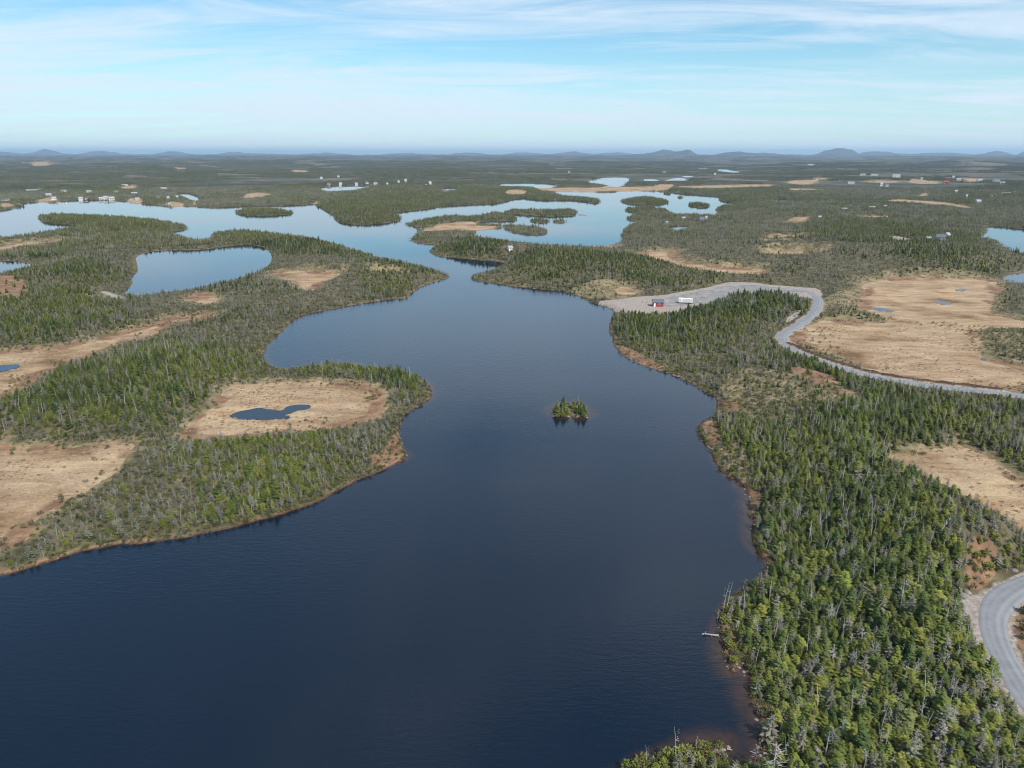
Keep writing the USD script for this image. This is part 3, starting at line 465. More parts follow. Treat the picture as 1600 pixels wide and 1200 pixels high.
def dead_parts(i):
    g = np.random.default_rng(200 + i); h = [5.6, 6.4, 4.6, 5.2, 3.9][i]; tint = np.array(GREY) * [1, 1.12, .82, .9, 1.05][i]
    tv, tf = trunk_mesh(h, [.075, .085, .065, .07, .06][i], .018, 5, lean=(g.normal(0, .3), g.normal(0, .25)))
    return dead_limbs(g, h, [.75, .5, 1.0, 1.15, .8][i], tint, [22, 14, 34, 44, 26][i]), (tv, tf, np.broadcast_to(tint, (len(tv), 3)))
def joined(*parts):
    m = Mix()
    for p in parts: m.add(*p)
    return m.get()
def grey_tree(i):
    g = np.random.default_rng(300 + i); h = [3.9, 4.6, 3.2, 3.7][i]; tint = [(.155, .155, .095), (.185, .18, .13), (.125, .135, .065), (.215, .20, .165)][i]
    tv, tf = trunk_mesh(h, .07, .02); return joined(spruce_crown(g, h, h * .25, tint, 12, 8, .12, thin=.75, core=False, pw=.6), (tv, tf, np.broadcast_to((.25, .23, .2), (len(tv), 3))))
SHR_T = [(.10, .12, .032), (.17, .175, .036), (.115, .11, .058), (.18, .145, .055), (.17, .16, .11), (.066, .088, .028)]
def simple_spruce(g, h, tint):
    tv, tf = trunk_mesh(h * .4, .1, .06, 3, segs=1)
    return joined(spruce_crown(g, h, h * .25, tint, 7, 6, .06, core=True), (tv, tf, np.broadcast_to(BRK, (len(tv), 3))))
def simple_grey(g, h):
    tint = np.array([(.19, .185, .115), (.235, .225, .165), (.155, .16, .08), (.30, .285, .24)][g.integers(0, 4)])
    tv, tf = trunk_mesh(h, .09, .03, 3, segs=1); return joined(spruce_crown(g, h, h * .2, tint, 6, 5, .15, thin=.55, core=False), (tv, tf, np.broadcast_to((.3, .28, .25), (len(tv), 3))))
def clump(seed, n, rad, green, hs, tiny=False):
    g = np.random.default_rng(seed); m = Mix()
    for k in range(n):
        a, q = g.uniform(0, 6.283), rad * math.sqrt(g.uniform(0, 1)); h = hs * g.uniform(.6, 1.2); off = [math.cos(a) * q, math.sin(a) * q, -.2]
        if tiny:
            t = np.array(SPR_T[g.integers(0, 4)]) * [.92, .85, 1.05] if g.uniform() < green else np.array([(.175, .17, .115), (.21, .20, .155), (.145, .15, .08)][g.integers(0, 3)])
            v, f, c = spruce_crown(g, h, h * .26, t, 3, 5, .05, thin=1.3, core=True)
        else: v, f, c = simple_spruce(g, h, np.array(SPR_T[g.integers(0, 6)]) * [.95, .89, 1.05]) if g.uniform() < green else simple_grey(g, h * .85)
        m.add(v + off, f, c)
    if not tiny:
        for k in range(int(1.7 * n)):
            a, q = g.uniform(0, 6.283), rad * math.sqrt(g.uniform(0, 1)); v, f, c = shrub_mesh(g, 2.0, 1.2, SHR_T[g.integers(0, 6)], 14); m.add(v + [math.cos(a) * q, math.sin(a) * q, 0], f, c)
    return m.get()
def put_mesh(path, vfc, mat):
    m = usdkit.mesh(stage, path, (vfc[0], vfc[1]), mat); primvar(m, 'tint', vfc[2]); return m
def field_of(name, meshes, xyz, scl, which, label, cat, mat=None):
    """many copies of a few plants, as one uncounted mass"""
    pi = UsdGeom.PointInstancer.Define(stage, '/World/' + numbered(name)); ps = []
    for i, m in enumerate(meshes):
        put_mesh(f'{pi.GetPath()}/kind_{i + 1}', m, mat or FOLIAGE); ps.append(Sdf.Path(f'{pi.GetPath()}/kind_{i + 1}'))
    pi.CreatePrototypesRel().SetTargets(ps); n = len(xyz)
    a = RNG.uniform(0, 6.283, n)
    pi.CreatePositionsAttr(Vt.Vec3fArray.FromNumpy(np.asarray(xyz, np.float32))); pi.CreateScalesAttr(Vt.Vec3fArray.FromNumpy(np.asarray(scl, np.float32))); pi.CreateProtoIndicesAttr(Vt.IntArray.FromNumpy(np.asarray(which, np.int32)))
    q = np.stack([0 * a, 0 * a, np.sin(a / 2), np.cos(a / 2)], 1).astype(np.float16)   # x y z w
    pi.CreateOrientationsAttr(Vt.QuathArray.FromNumpy(q)); tag(pi, label, cat, kind='stuff'); return pi
def scatter(r0, r1, sp, half=45.5):
    pts = []
    rr = r0
    while rr < r1:
        n = int(2 * math.radians(half) * rr / sp); a = (np.arange(n) + RNG.uniform(-.48, .48, n)) * (2 * math.radians(half) / n) - math.radians(half)
        q = rr + RNG.uniform(-.48, .48, n) * sp; pts.append(np.stack([np.sin(a) * q, np.cos(a) * q], 1)); rr += sp
    p = np.vstack(pts); px, py, _ = project(p[:, 0], p[:, 1], 2.0)
    return p[(px > -60) & (px < 1660) & (py < 1290)]
def site(p):
    x, y = p[:, 0], p[:, 1]; z, s, b = height(x, y); r = np.hypot(x, y)
    gr = green_f(x, y); he = heath_f(x, y); ru = rust_f(x, y); gv = np.maximum(gravel_f(x, y), road_f(x, y)); bm = berm_f(x, y)
    n1, n2 = fbm(x, y, 38, 4, 61), fbm(x, y, 9, 3, 71); nb = fbm(x, y, 260, 4, 91)
    green = np.where(gr > 0, .72 + .25 * sstep(0, 12, gr), .30 * sstep(-25, 0, gr) + .15) + (n1 - .5) * 1.1 + (n2 - .5) * .5
    green = np.where(r > 700, green * .6 + (nb - .5) * 1.3 + .17, green)
    edge = sstep(-.5, 5, s) * sstep(-1, 9, -b)
    green = green * (.35 + .65 * edge)
    ok = ((r < 2100) | (fbm(x, y, 150, 4, 201) < .61)) & (s > .8) & (gv < -1.6 * np.where(r > 900, 3, 1)) & (bm < -1.5) & (isle_f(x, y) < -4) & (b < -1.0 + (n2 - .5) * np.clip(.03 * r, 3, 20))
    return dict(x=x, y=y, z=z, s=s, b=b, r=r, green=np.clip(green, 0, 1), ok=ok, he=he, ru=ru, gr=gr, edge=edge, n1=n1, n2=n2)
def take(d, m): return {k: v[m] for k, v in d.items()}
def merge(*ds): return {k: np.concatenate([d[k] for d in ds]) for k in ds[0]}
# near plants, one by one
near = site(np.vstack([scatter(78, 250, 1.22), scatter(250, 470, 1.65), scatter(470, 760, 2.4)]))
near = take(near, near['ok'])
U = RNG.uniform(0, 1, len(near['x']))
dens = np.where(near['he'] > 0, .6, 1.0) * np.where(near['ru'] > 0, .12, 1.0) * (.55 + .45 * near['edge']) * np.where(near['gr'] > 0, 1.0, .86)
near = take(near, U < dens)
U = RNG.uniform(0, 1, len(near['x'])); V = RNG.uniform(0, 1, len(near['x']))
sp = U < near['green'] * .84
dead = ~sp & (V < .24 + .12 * (near['n2'] > .55)) & (near['s'] > 1.5)
deadin = sp & (RNG.uniform(0, 1, len(U)) < .15); sp &= ~deadin; dead |= deadin
gt = ~sp & ~dead & (V < .68); sh = ~sp & ~dead & ~gt
SPR = take(near, sp); DED = take(near, dead); GRT = take(near, gt); SHB = take(near, sh)
def sizes(d, lo, hi, g=True):
    n = len(d['x']); s = RNG.uniform(lo, hi, n) * (.55 + .45 * d['edge']) * np.where(d['he'] > 0, .7, 1.0) * np.where(d['gr'] > 0, 1.0, .76) * (.45 + 1.05 * d['n1']) * np.where(RNG.uniform(0, 1, n) < .07, 1.4, 1.0)
    return np.stack([s * RNG.uniform(1.05, 1.55, n), s * RNG.uniform(1.05, 1.55, n), s], 1)
ss, ds = sizes(SPR, .25, .60), sizes(DED, .36, .86)
spruce_p, dead_p = [spruce_parts(i) for i in range(6)], [dead_parts(i) for i in range(5)]
def proto_class(name, crown, trunk, second):
    x = stage.CreateClassPrim('/World/Kinds/' + name); UsdGeom.Xform.Define(stage, x.GetPath()); stage.GetPrimAtPath(x.GetPath()).SetSpecifier(Sdf.SpecifierClass)
    put_mesh(f'{x.GetPath()}/trunk', trunk, BARK); put_mesh(f'{x.GetPath()}/{second}', crown, FOLIAGE if second == 'crown' else BARK); return stage.GetPrimAtPath(x.GetPath())
stage.CreateClassPrim('/World/Kinds')
SP_C = [proto_class(f'spruce_kind_{i + 1}', c, t, 'crown') for i, (c, t) in enumerate(spruce_p)]
DD_C = [proto_class(f'dead_tree_kind_{i + 1}', c, t, 'branches') for i, (c, t) in enumerate(dead_p)]
def individuals(d, s, count, protos, name, regions, cat):
    """the ones that show largest become things of their own; the rest stay a mass"""
    px, py, dep = project(d['x'], d['y'], d['z']); infr = (px > 4) & (px < 1596) & (py < 1198)
    score = np.where(infr, s[:, 2] / dep, 0); order = np.argsort(-score); left = np.ones(len(px), bool); used = {}
    for lab, grp, n, test in regions:
        k = 0
        for i in order:
            if k >= n or score[i] <= 0: break
            if left[i] and test(px[i], py[i], d['x'][i], d['y'][i]):
                thing(name, lab, cat, (d['x'][i], d['y'][i], d['z'][i] - .05), RNG.uniform(0, 6.28), s[i], grp, protos[int(RNG.integers(0, len(protos)))]); left[i] = False; k += 1
    return left
edge_w = lambda x, y: -float(water_f(np.array([x]), np.array([y]))[0])
edge_r = lambda x, y: -float(road_f(np.array([x]), np.array([y]))[0])
lf = individuals(SPR, ss, 300, SP_C, 'spruce_tree', [
    ('yellow-green spruce on the small spit at the bottom edge of the picture', 'spruces on the bottom spit', 40, lambda px, py, x, y: py > 1150 and px < 1150),
    ('green spruce at the lake edge of the lower right forest, leaning over the shore', 'spruces at the lake edge of the lower right forest', 60, lambda px, py, x, y: px > 1100 and py > 880 and edge_w(x, y) < 9),
    ('green spruce at the edge of the lower right forest, along the bending gravel road', 'spruces along the lower right road', 50, lambda px, py, x, y: px > 1300 and py > 880 and edge_r(x, y) < 7),
    ('green spruce in the thick of the lower right forest, between lake and gravel road', 'spruces in the thick of the lower right forest', 140, lambda px, py, x, y: px > 1100 and py > 880 and edge_w(x, y) > 9 and edge_r(x, y) > 7)], 'tree')
ld = individuals(DED, ds, 300, DD_C, 'dead_tree', [
    ('bare grey dead tree near the waterline of the right shore', 'dead trees along the right shore', 50, lambda px, py, x, y: px > 1000 and py > 640 and edge_w(x, y) < 9),
    ('bare grey dead tree among the green spruces of the lower right forest', 'dead trees in the lower right forest', 100, lambda px, py, x, y: px > 1100 and py > 640 and edge_w(x, y) > 9),
    ('bare grey dead tree near the waterline of the left peninsula', 'dead trees along the left shore', 50, lambda px, py, x, y: px < 660 and py > 640 and edge_w(x, y) < 9),
    ('bare grey dead tree in the thicket of the left peninsula below the bog', 'dead trees on the left peninsula', 100, lambda px, py, x, y: px < 660 and py > 640 and edge_w(x, y) > 9)], 'dead tree')
rest = take(SPR, lf); n = len(rest['x'])
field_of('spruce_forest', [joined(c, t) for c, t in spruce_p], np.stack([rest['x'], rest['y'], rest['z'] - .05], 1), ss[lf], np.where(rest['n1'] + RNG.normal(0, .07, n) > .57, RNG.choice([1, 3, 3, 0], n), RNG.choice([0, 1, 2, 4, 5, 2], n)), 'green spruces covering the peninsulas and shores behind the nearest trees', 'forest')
rest = take(DED, ld); n = len(rest['x'])
field_of('dead_trees', [joined(c, t) for c, t in dead_p], np.stack([rest['x'], rest['y'], rest['z'] - .05], 1), ds[ld], RNG.integers(0, 5, n), 'grey dead trees scattered through the more distant woods', 'dead trees', BARK)
n = len(GRT['x'])
field_of('thin_grey_trees', [grey_tree(i) for i in range(4)], np.stack([GRT['x'], GRT['y'], GRT['z'] - .05], 1), sizes(GRT, .45, 1.05), RNG.integers(0, 4, n), 'thin grey-green stunted trees along bogs and shores', 'scrub trees')
# low shrubs: between the trees and along every margin
extra = site(np.vstack([scatter(78, 250, 1.45), scatter(250, 430, 2.0)])); U = RNG.uniform(0, 1, len(extra['x']))
okx = (extra['s'] > .2) & (extra['b'] < 1 + 60 * (fbm(extra['x'], extra['y'], 24, 3, 55) - .50)) & (U < np.where(extra['ru'] > 0, .45, np.where(extra['he'] > -2, .95, .6)) * np.where(extra['b'] > -1, .5, 1)) & ((extra['ok']) | (extra['b'] > -1) | (extra['s'] < .8))
gv = np.maximum(gravel_f(extra['x'], extra['y']), road_f(extra['x'], extra['y'])); okx &= (gv < -.6) & (pool_f(extra['x'], extra['y']) < -.8)
allsh = merge(SHB, take(extra, okx)); n = len(allsh['x']); q = RNG.uniform(.45, 1.25, n)
shr = [shrub_mesh(np.random.default_rng(400 + i), 1.5, [.9, .8, 1.1, .7, 1.0, 1.2][i], SHR_T[i]) for i in range(6)]
field_of('low_shrubs', shr, np.stack([allsh['x'], allsh['y'], allsh['z'] - .05], 1), np.stack([q, q, q * RNG.uniform(.7, 1.3, n)], 1), RNG.integers(0, 6, n), 'low olive, yellow and rusty shrubs along shores and bog margins', 'shrubs')
bt_ = np.vstack([scatter(110, 300, 1.5), scatter(300, 430, 2.2)]); bx, by = bt_[:, 0], bt_[:, 1]; bb = bog_f(bx, by)
kp = (bb > -2) & (pool_f(bx, by) < .8) & (road_f(bx, by) < -1) & (RNG.uniform(0, 1, len(bx)) < .12 + .75 * sstep(.45, .62, fbm(bx, by, 13, 4, 141))); bx, by = bx[kp], by[kp]; bz, _, _ = height(bx, by); n = len(bx); q = RNG.uniform(.3, 1.0, n)
TUS_T = [(.28, .17, .10), (.40, .28, .18), (.17, .095, .055), (.46, .36, .24), (.17, .16, .07)]
field_of('bog_tussocks', [shrub_mesh(np.random.default_rng(700 + i), 1.5, .32, TUS_T[i], 22) for i in range(5)], np.stack([bx, by, bz - .03], 1), np.stack([q, q, q], 1), RNG.choice(5, n, p=[.3, .25, .2, .15, .1]), 'low russet and straw-coloured tussocks scattered over the open bogs', 'tussocks')
sh2 = water_f.t.data; sh2 = sh2[np.hypot(sh2[:, 0], sh2[:, 1]) < 640]; sh2 = np.vstack([sh2] * 5) + RNG.normal(0, 1.6, (len(sh2) * 5, 2)); pz, ps, _ = height(sh2[:, 0], sh2[:, 1]); pp = project(sh2[:, 0], sh2[:, 1], pz)
kp = (ps > .35) & (ps < 4) & (pp[2] > 0) & (pp[0] > -50) & (pp[0] < 1650) & (pp[1] < 1260) & (gravel_f(sh2[:, 0], sh2[:, 1]) < -1) & (RNG.uniform(0, 1, len(pz)) < .25 + .6 * sstep(.4, .6, fbm(sh2[:, 0], sh2[:, 1], 9, 3, 151))); n = int(kp.sum()); q = RNG.uniform(.3, .95, n)
field_of('shore_brush', shr, np.column_stack([sh2[kp], pz[kp] - .05]), np.stack([q, q, q * RNG.uniform(.8, 1.4, n)], 1), RNG.choice(6, n, p=[.25, .22, .15, .12, .08, .18]), 'low yellow-green and rusty brush along the waterline', 'brush')
# middle distance and far woods
mid = site(scatter(755, 2100, 5.4)); mid = take(mid, mid['ok'] & (RNG.uniform(0, 1, len(mid['x'])) < .93))
U = RNG.uniform(0, 1, len(mid['x'])); w = np.where(U < mid['green'], RNG.integers(0, 3, len(U)), np.where(U < mid['green'] + .3, 3, 4)); q = RNG.uniform(.7, 1.15, len(U)) * (.65 + .35 * mid['edge'])
MID = [clump(501, 8, 4.2, .9, 4.6), clump(502, 8, 4.4, .75, 5.0), clump(503, 7, 4.0, .65, 4.2), clump(504, 9, 4.2, .4, 4.2), clump(505, 10, 4.4, .06, 3.8)]
field_of('distant_woods', MID, np.stack([mid['x'], mid['y'], mid['z']], 1), np.stack([q, q, q], 1), w, 'grey-green woods on the islands and far shores of the lake', 'forest')
far = site(scatter(2090, 6500, 15.5)); far = take(far, far['ok'] & (RNG.uniform(0, 1, len(far['x'])) < .95 * sstep(.30, .42, fbm(far['x'], far['y'], 420, 4, 133))))
U = RNG.uniform(0, 1, len(far['x'])); w = np.where(U < far['green'] + .05, RNG.integers(0, 2, len(U)), 2); q = RNG.uniform(.75, 1.2, len(U))
FAR = [clump(601, 18, 10.5, .85, 5.4, True), clump(602, 18, 10.5, .6, 5.0, True), clump(603, 18, 10.5, .2, 4.5, True)]
field_of('horizon_woods', FAR, np.stack([far['x'], far['y'], far['z']], 1), np.stack([q, q, q], 1), w, 'dark mottled woods rolling away beneath the horizon', 'forest')
print('plants', len(SPR['x']), len(DED['x']), len(GRT['x']), n, len(mid['x']), len(far['x']))

# ---------------------------------------------------------------- things, one by one
def zat(x, y): return float(max(height(np.array([x]), np.array([y]))[0][0], 0))
def tree_at(name, i, px, py, sc, label, cat, group=None, protos=None, z=1.0, rot=None, wide=1.0):
    x, y = at(px, py, z); g = zat(x, y)
    return thing(name, label, cat, (x, y, g - .05), RNG.uniform(0, 6.28) if rot is None else rot, (sc * wide, sc * wide, sc), group, protos[i])
for k in range(22):
    c = (879, 641) if k < 12 else (905, 641.5)
    tree_at('spruce_tree', int(RNG.integers(0, 6)), c[0] + RNG.uniform(-10, 10), c[1] + RNG.uniform(-4, 6), RNG.uniform(.38, .78), 'green spruce on the left half of the small round lake island' if k < 12 else 'green spruce on the right half of the small round lake island', 'tree', 'spruces on the left half of the lake island' if k < 12 else 'spruces on the right half of the lake island', SP_C, .6, wide=1.15)
for k in range(14):
    c = (878, 643) if k < 7 else (909, 643)
    tree_at('dead_tree', int(RNG.integers(0, 5)), c[0] + RNG.uniform(-8, 6), c[1] + RNG.uniform(-4, 5), RNG.uniform(.55, .9), 'bare pale dead tree on the left half of the small lake island' if k < 7 else 'bare pale dead tree on the right half of the small lake island', 'dead tree', 'dead trees on the left half of the lake island' if k < 7 else 'dead trees on the right half of the lake island', DD_C, .6)
for px, py, i, sc, lab in [(1056, 1182, 1, .95, 'tallest bare grey snag at the bottom edge, on the small spit'), (1088, 1172, 0, .62, 'shorter bare snag right of the tallest one on the bottom spit'), (1011, 1192, 1, .62, 'thin leaning bare snag left of the tallest one on the bottom spit'),
                       (1130, 950, 1, .95, 'left of two thin white snags standing at the right shore above the lake'), (1136, 947, 1, 1.05, 'right of two thin white snags standing at the right shore above the lake'), (1122, 963, 0, .55, 'short pale snag at the tip of the reddish shore strip'),
                       (1180, 1186, 2, .8, 'grey broken snag beside the shallow channel at the bottom right shore'), (1368, 815, 3, 1.1, 'star-shaped silvery dead tree on the crest of the right forest'), (1494, 1010, 3, 1.35, 'large whitish dead tree left of the lower right road bend'),
                       (1330, 868, 2, 1.1, 'silvery dead tree in the middle of the right forest'), (301, 728, 3, 1.1, 'silvery forked dead tree at the left end of the dark spruce grove'), (512, 708, 2, 1.1, 'silvery dead tree at the right end of the dark spruce grove'), (526, 708, 3, 1.0, 'grey bushy dead tree right of the silvery one by the spruce grove')]:
    tree_at('snag', i, px, py, sc, lab, 'dead tree', None, DD_C, 1.2)
BU_C = []
for i in range(4):
    x_ = stage.CreateClassPrim(f'/World/Kinds/bush_kind_{i + 1}'); g_ = np.random.default_rng(800 + i); w_ = [1.9, 1.6, 2.2, 1.5][i]
    put_mesh(f'{x_.GetPath()}/leaves', shrub_mesh(g_, w_, [1.7, 2.0, 1.5, 1.3][i], [(.17, .185, .035), (.14, .165, .035), (.19, .185, .04), (.12, .13, .045)][i], 110), FOLIAGE)
    m_ = Mix()
    for k in range(4):
        a_ = k * 1.6 + g_.uniform(0, 1); v, f = trunk_mesh(1.0, .03, .012, 4, lean=(math.cos(a_) * .35, math.sin(a_) * .35)); m_.add(v, f, BRK)
    put_mesh(f'{x_.GetPath()}/stems', m_.get(), BARK); BU_C.append(x_)
for px, py in [(978, 1199), (992, 1197), (1003, 1192), (1018, 1192), (1030, 1187), (1044, 1184), (1052, 1188), (1066, 1180), (1074, 1176), (1082, 1183), (1098, 1174), (1062, 1194), (1036, 1197), (1090, 1194), (1110, 1190), (1120, 1196)]:
    tree_at('bush', int(RNG.integers(0, 4)), px, py, RNG.uniform(.8, 1.25), 'yellow-green bush on the small spit at the bottom edge of the picture', 'bush', 'bushes on the bottom spit', BU_C, .6)
for px, py in [(1129, 962), (1136, 955), (1143, 951), (1133, 972), (1141, 968), (1148, 1022), (1143, 1013), (1146, 1034), (1150, 1030), (1139, 1006), (1136, 993)]:
    tree_at('bush', int(RNG.integers(0, 4)), px, py, RNG.uniform(.75, 1.2), 'yellow-green bush on the narrow reddish shore strip by the drowned log', 'bush', 'bushes on the reddish shore strip', BU_C, .6)
for px, py in [(1521, 893), (1535, 889), (1512, 900), (1523, 904), (1541, 897), (1562, 880), (1592, 884), (1547, 872), (1530, 878), (1507, 915)]:
    tree_at('bush', int(RNG.integers(0, 4)), px, py, RNG.uniform(.7, 1.3), 'yellow-green bush on the reddish bare ground above the lower right road bend', 'bush', 'bushes above the lower right road bend', BU_C, 1.4)
for px, py in [(1597, 958), (1597, 985), (1599, 1000)]:
    tree_at('bush', 3, px, py, RNG.uniform(.8, 1.2), 'dark bush on the bare ground inside the lower right road bend, at the right edge', 'bush', 'bushes inside the lower right road bend', BU_C, 1.4)
for k in range(12):
    tree_at('bush', int(RNG.integers(0, 4)), (876 if k < 6 else 908) + RNG.uniform(-11, 9), 645 + RNG.uniform(-5, 4.5), RNG.uniform(.6, 1.1), 'low bush at the foot of the left tree clump on the small lake island' if k < 6 else 'low bush at the foot of the right tree clump on the small lake island', 'bush', 'bushes on the left of the lake island' if k < 6 else 'bushes on the right of the lake island', BU_C, .6)
def rod(a, b, r0, r1, sides=6):
    a, b = np.asarray(a, float), np.asarray(b, float); v, f = trunk_mesh(np.linalg.norm(b - a), r0, r1, sides, segs=2)
    v[:, 2] = np.maximum(v[:, 2], 0); d = (b - a) / np.linalg.norm(b - a); t = trimesh.geometry.align_vectors([0, 0, 1], d); return v @ t[:3, :3].T + a, f
def log_at(p0, p1, r0, label, z=.12, limbs=5, name='fallen_log'):
    a, b = np.array([*at(*p0, z), z]), np.array([*at(*p1, z), z]); 
    if z > .5: a[2], b[2] = zat(a[0], a[1]) + z, zat(b[0], b[1]) + z * 1.2
    t = thing(name, label, 'log', a); v, f = rod(a * 0, b - a, r0, r0 * .4); m = usdkit.mesh(stage, f'{t.GetPath()}/trunk', (v, f), BARK, smooth=True); primvar(m, 'tint', np.broadcast_to((.33, .31, .285), (len(v), 3)))
    L = np.linalg.norm(b - a)
    for k in range(limbs):
        q = (b - a) * RNG.uniform(.35, .97); e = q + RNG.normal(0, .16, 3) * L * .8; e[2] = q[2] + abs(e[2] - q[2]) * .6 + .05
        v, f = rod(q, e, r0 * .35, r0 * .12, 4); m = obj('branch', (v, f), BARK, t); primvar(m, 'tint', np.broadcast_to((.42, .40, .37), (len(v), 3)))
log_at((1123, 993), (1097, 990), .22, 'pale drowned log reaching from the right shore into the lake', .16)
log_at((1453, 888), (1473, 868), .20, 'whitish fallen trunk lying among the spruces left of the road bend', 1.0, 9)
log_at((1136, 1170), (1144, 1172), .14, 'short pale log at the tip of the bottom spit', .2, 3)
log_at((1181, 1177), (1172, 1174), .12, 'thin grey log leaning into the shallow channel at the bottom right', .2, 4)
log_at((904, 335.2), (916, 335.8), .9, 'dark log-like bar floating right of the long wooded island', .3, 0)
log_at((1105, 697), (1114, 704), .14, 'pale driftwood trunk on the stony right shore below the cove', .7, 2)
# boulders
def boulder(seed, r, flat=.7):
    g = np.random.default_rng(seed); m = trimesh.creation.icosphere(2, 1.0); v = m.vertices * (1 + .5 * (meshkit.fbm(m.vertices * 1.3 + seed * 3.7, 3, seed) - .5))[:, None]
    return v * np.array([1.2, .95, flat]) * r, m.faces
for px, py, rr, lab in [(1278, 1169, .75, 'pale grey boulder in the lower right forest'), (1270.5, 1173, .4, 'small pale boulder left of the grey one in the lower right forest'), (1487, 888, .35, 'white stone in the forest beside the fallen trunk'), (1473, 894, .4, 'white stone just below the fallen trunk'),
                        (1004, 472.5, .7, 'dark boulder on the gravel left of the red shed'), (1011, 473, .7, 'second dark boulder on the gravel, nearer the red shed'), (1057, 470.5, .6, 'dark stone just left of the white trailer'), (1081, 459, .9, 'dark stub of rock behind the white trailer'), (1083, 467, .7, 'brown boulder right of the white trailer'),
                        (1088, 466.5, .8, 'second brown boulder right of the white trailer'), (1098, 465.5, .9, 'third brown boulder, farthest right of the white trailer'), (888, 649, .45, 'pale stone on the landing of the small lake island'), (866, 644.5, .4, 'pale stone at the left tip of the small lake island'), (917, 646.5, .4, 'pale stone at the right tip of the small lake island'),
                        (1505, 932, .9, 'pale rock outcrop left of the road bend'), (1511, 927, .7, 'pale rock right of the outcrop by the road bend'), (1585, 893, .6, 'pale rock at the upper edge of the road bend'), (1500, 940, .7, 'pale rock below the outcrop by the road bend'), (1250, 488, 1.4, 'pale heap of blasted rock left of the road bend by the gravel yard'), (1243, 495, 1.2, 'lower pale heap of rock left of the road bend by the gravel yard'),
                        (1119, 1162, .3, 'small pale stone on the top of the bottom spit'), (1128, 1162.5, .35, 'pale stone at the right end of the bottom spit')]:
    x, y = at(px, py, 1.4 if rr != .45 else .5); t = thing('boulder', lab, 'boulder', (x, y, zat(x, y)), RNG.uniform(0, 6)); obj('stone', boulder(int(px) % 97, rr), ROCK, t, smooth=40)
shp = water_f.t.data; dd = np.hypot(shp[:, 0], shp[:, 1]); shp = shp[(dd < 430)]; shp = shp[RNG.uniform(0, 1, len(shp)) < .55 * sstep(.42, .6, fbm(shp[:, 0], shp[:, 1], 30, 3, 12)) + .12]
shp = shp + RNG.normal(0, .45, shp.shape); sz, s_, _ = height(shp[:, 0], shp[:, 1]); q = RNG.uniform(.10, .42, len(shp)) ** 1.3
field_of('shore_stones', [(*boulder(k, 1.0, .6), np.ones((162, 3))) for k in range(4)], np.column_stack([shp, sz + .02]), np.stack([q, q, q], 1), RNG.integers(0, 4, len(shp)), 'pale stones strewn along the waterline', 'stones', ROCK)
lx_ = RNG.uniform(930, 1260, 2600); ly_ = RNG.uniform(440, 494, 2600); gx, gy = at(lx_, ly_, ROADZ); gg = gravel_f(gx, gy); kp = (gg > -.6) & (gg < 5 + 4 * RNG.normal(0, 1, 2600)) & (road_f(gx, gy) < -.5); gx, gy = gx[kp], gy[kp]; gz, _, _ = height(gx, gy); q = RNG.uniform(.12, .5, len(gx)) ** 1.4
field_of('yard_rubble', [(*boulder(50 + k, 1.0, .6), np.ones((162, 3))) for k in range(4)], np.column_stack([gx, gy, gz + .04]), np.stack([q, q, q], 1), RNG.integers(0, 4, len(gx)), 'loose rubble and stones strewn over the edges of the gravel yard', 'stones', ROCK)
# buildings
PAINT = {k: mat('paint_' + k, c, .6) for k, c in dict(white=(.60, .60, .58), cream=(.46, .42, .34), grey=(.36, .37, .38), red=(.30, .045, .04), brown=(.20, .11, .07), blue=(.22, .30, .42), green=(.20, .27, .22), pale=(.44, .45, .47)).items()}
ROOFS = {k: mat('shingle_' + k, c, .8) for k, c in dict(slate=(.115, .13, .155), black=(.05, .05, .055), brown=(.13, .09, .07), silver=(.33, .34, .36), red=(.28, .07, .05)).items()}
PANE, TRIM, RUBBER, STEEL = mat('window_glass', (.03, .04, .05), .08, .6), mat('trim_white', (.82, .82, .80), .5), mat('rubber', (.02, .02, .02), .8), mat('steel', (.35, .36, .37), .4, metallic=.7)
def box(cx, cy, z0, sx, sy, sz): m = trimesh.creation.box([sx, sy, sz]); m.apply_translation([cx, cy, z0 + sz / 2]); return np.array(m.vertices), np.array(m.faces)
def gable(w, d, h, rh):
    v = np.array([[-w/2,-d/2,-1.2],[w/2,-d/2,-1.2],[w/2,d/2,-1.2],[-w/2,d/2,-1.2],[-w/2,-d/2,h],[w/2,-d/2,h],[w/2,d/2,h],[-w/2,d/2,h],[-w/2,0,h+rh],[w/2,0,h+rh]])
    return v, np.array([[0,1,5],[0,5,4],[2,3,7],[2,7,6],[1,2,6],[1,6,9],[1,9,5],[3,0,4],[3,4,8],[3,8,7],[4,5,9],[4,9,8],[6,7,8],[6,8,9],[0,2,1],[0,3,2]])
def slab(w, d, h, rh, sgn, over=.35, th=.16):
    k = over; L = math.hypot(d / 2, rh); n = np.array([0, sgn * rh / L, d / 2 / L]); e = np.array([0, sgn * d / 2 / L, -rh / L])
    top = np.array([0, 0, h + rh + .02]); bot = top + e * (L + k); P = []
    for off in (0, th):
        for p in (top, bot):
            for sx in (-1, 1): P.append(p + n * off + np.array([sx * (w / 2 + k), 0, 0]))
    m = trimesh.convex.convex_hull(np.array(P)); return np.array(m.vertices), np.array(m.faces)
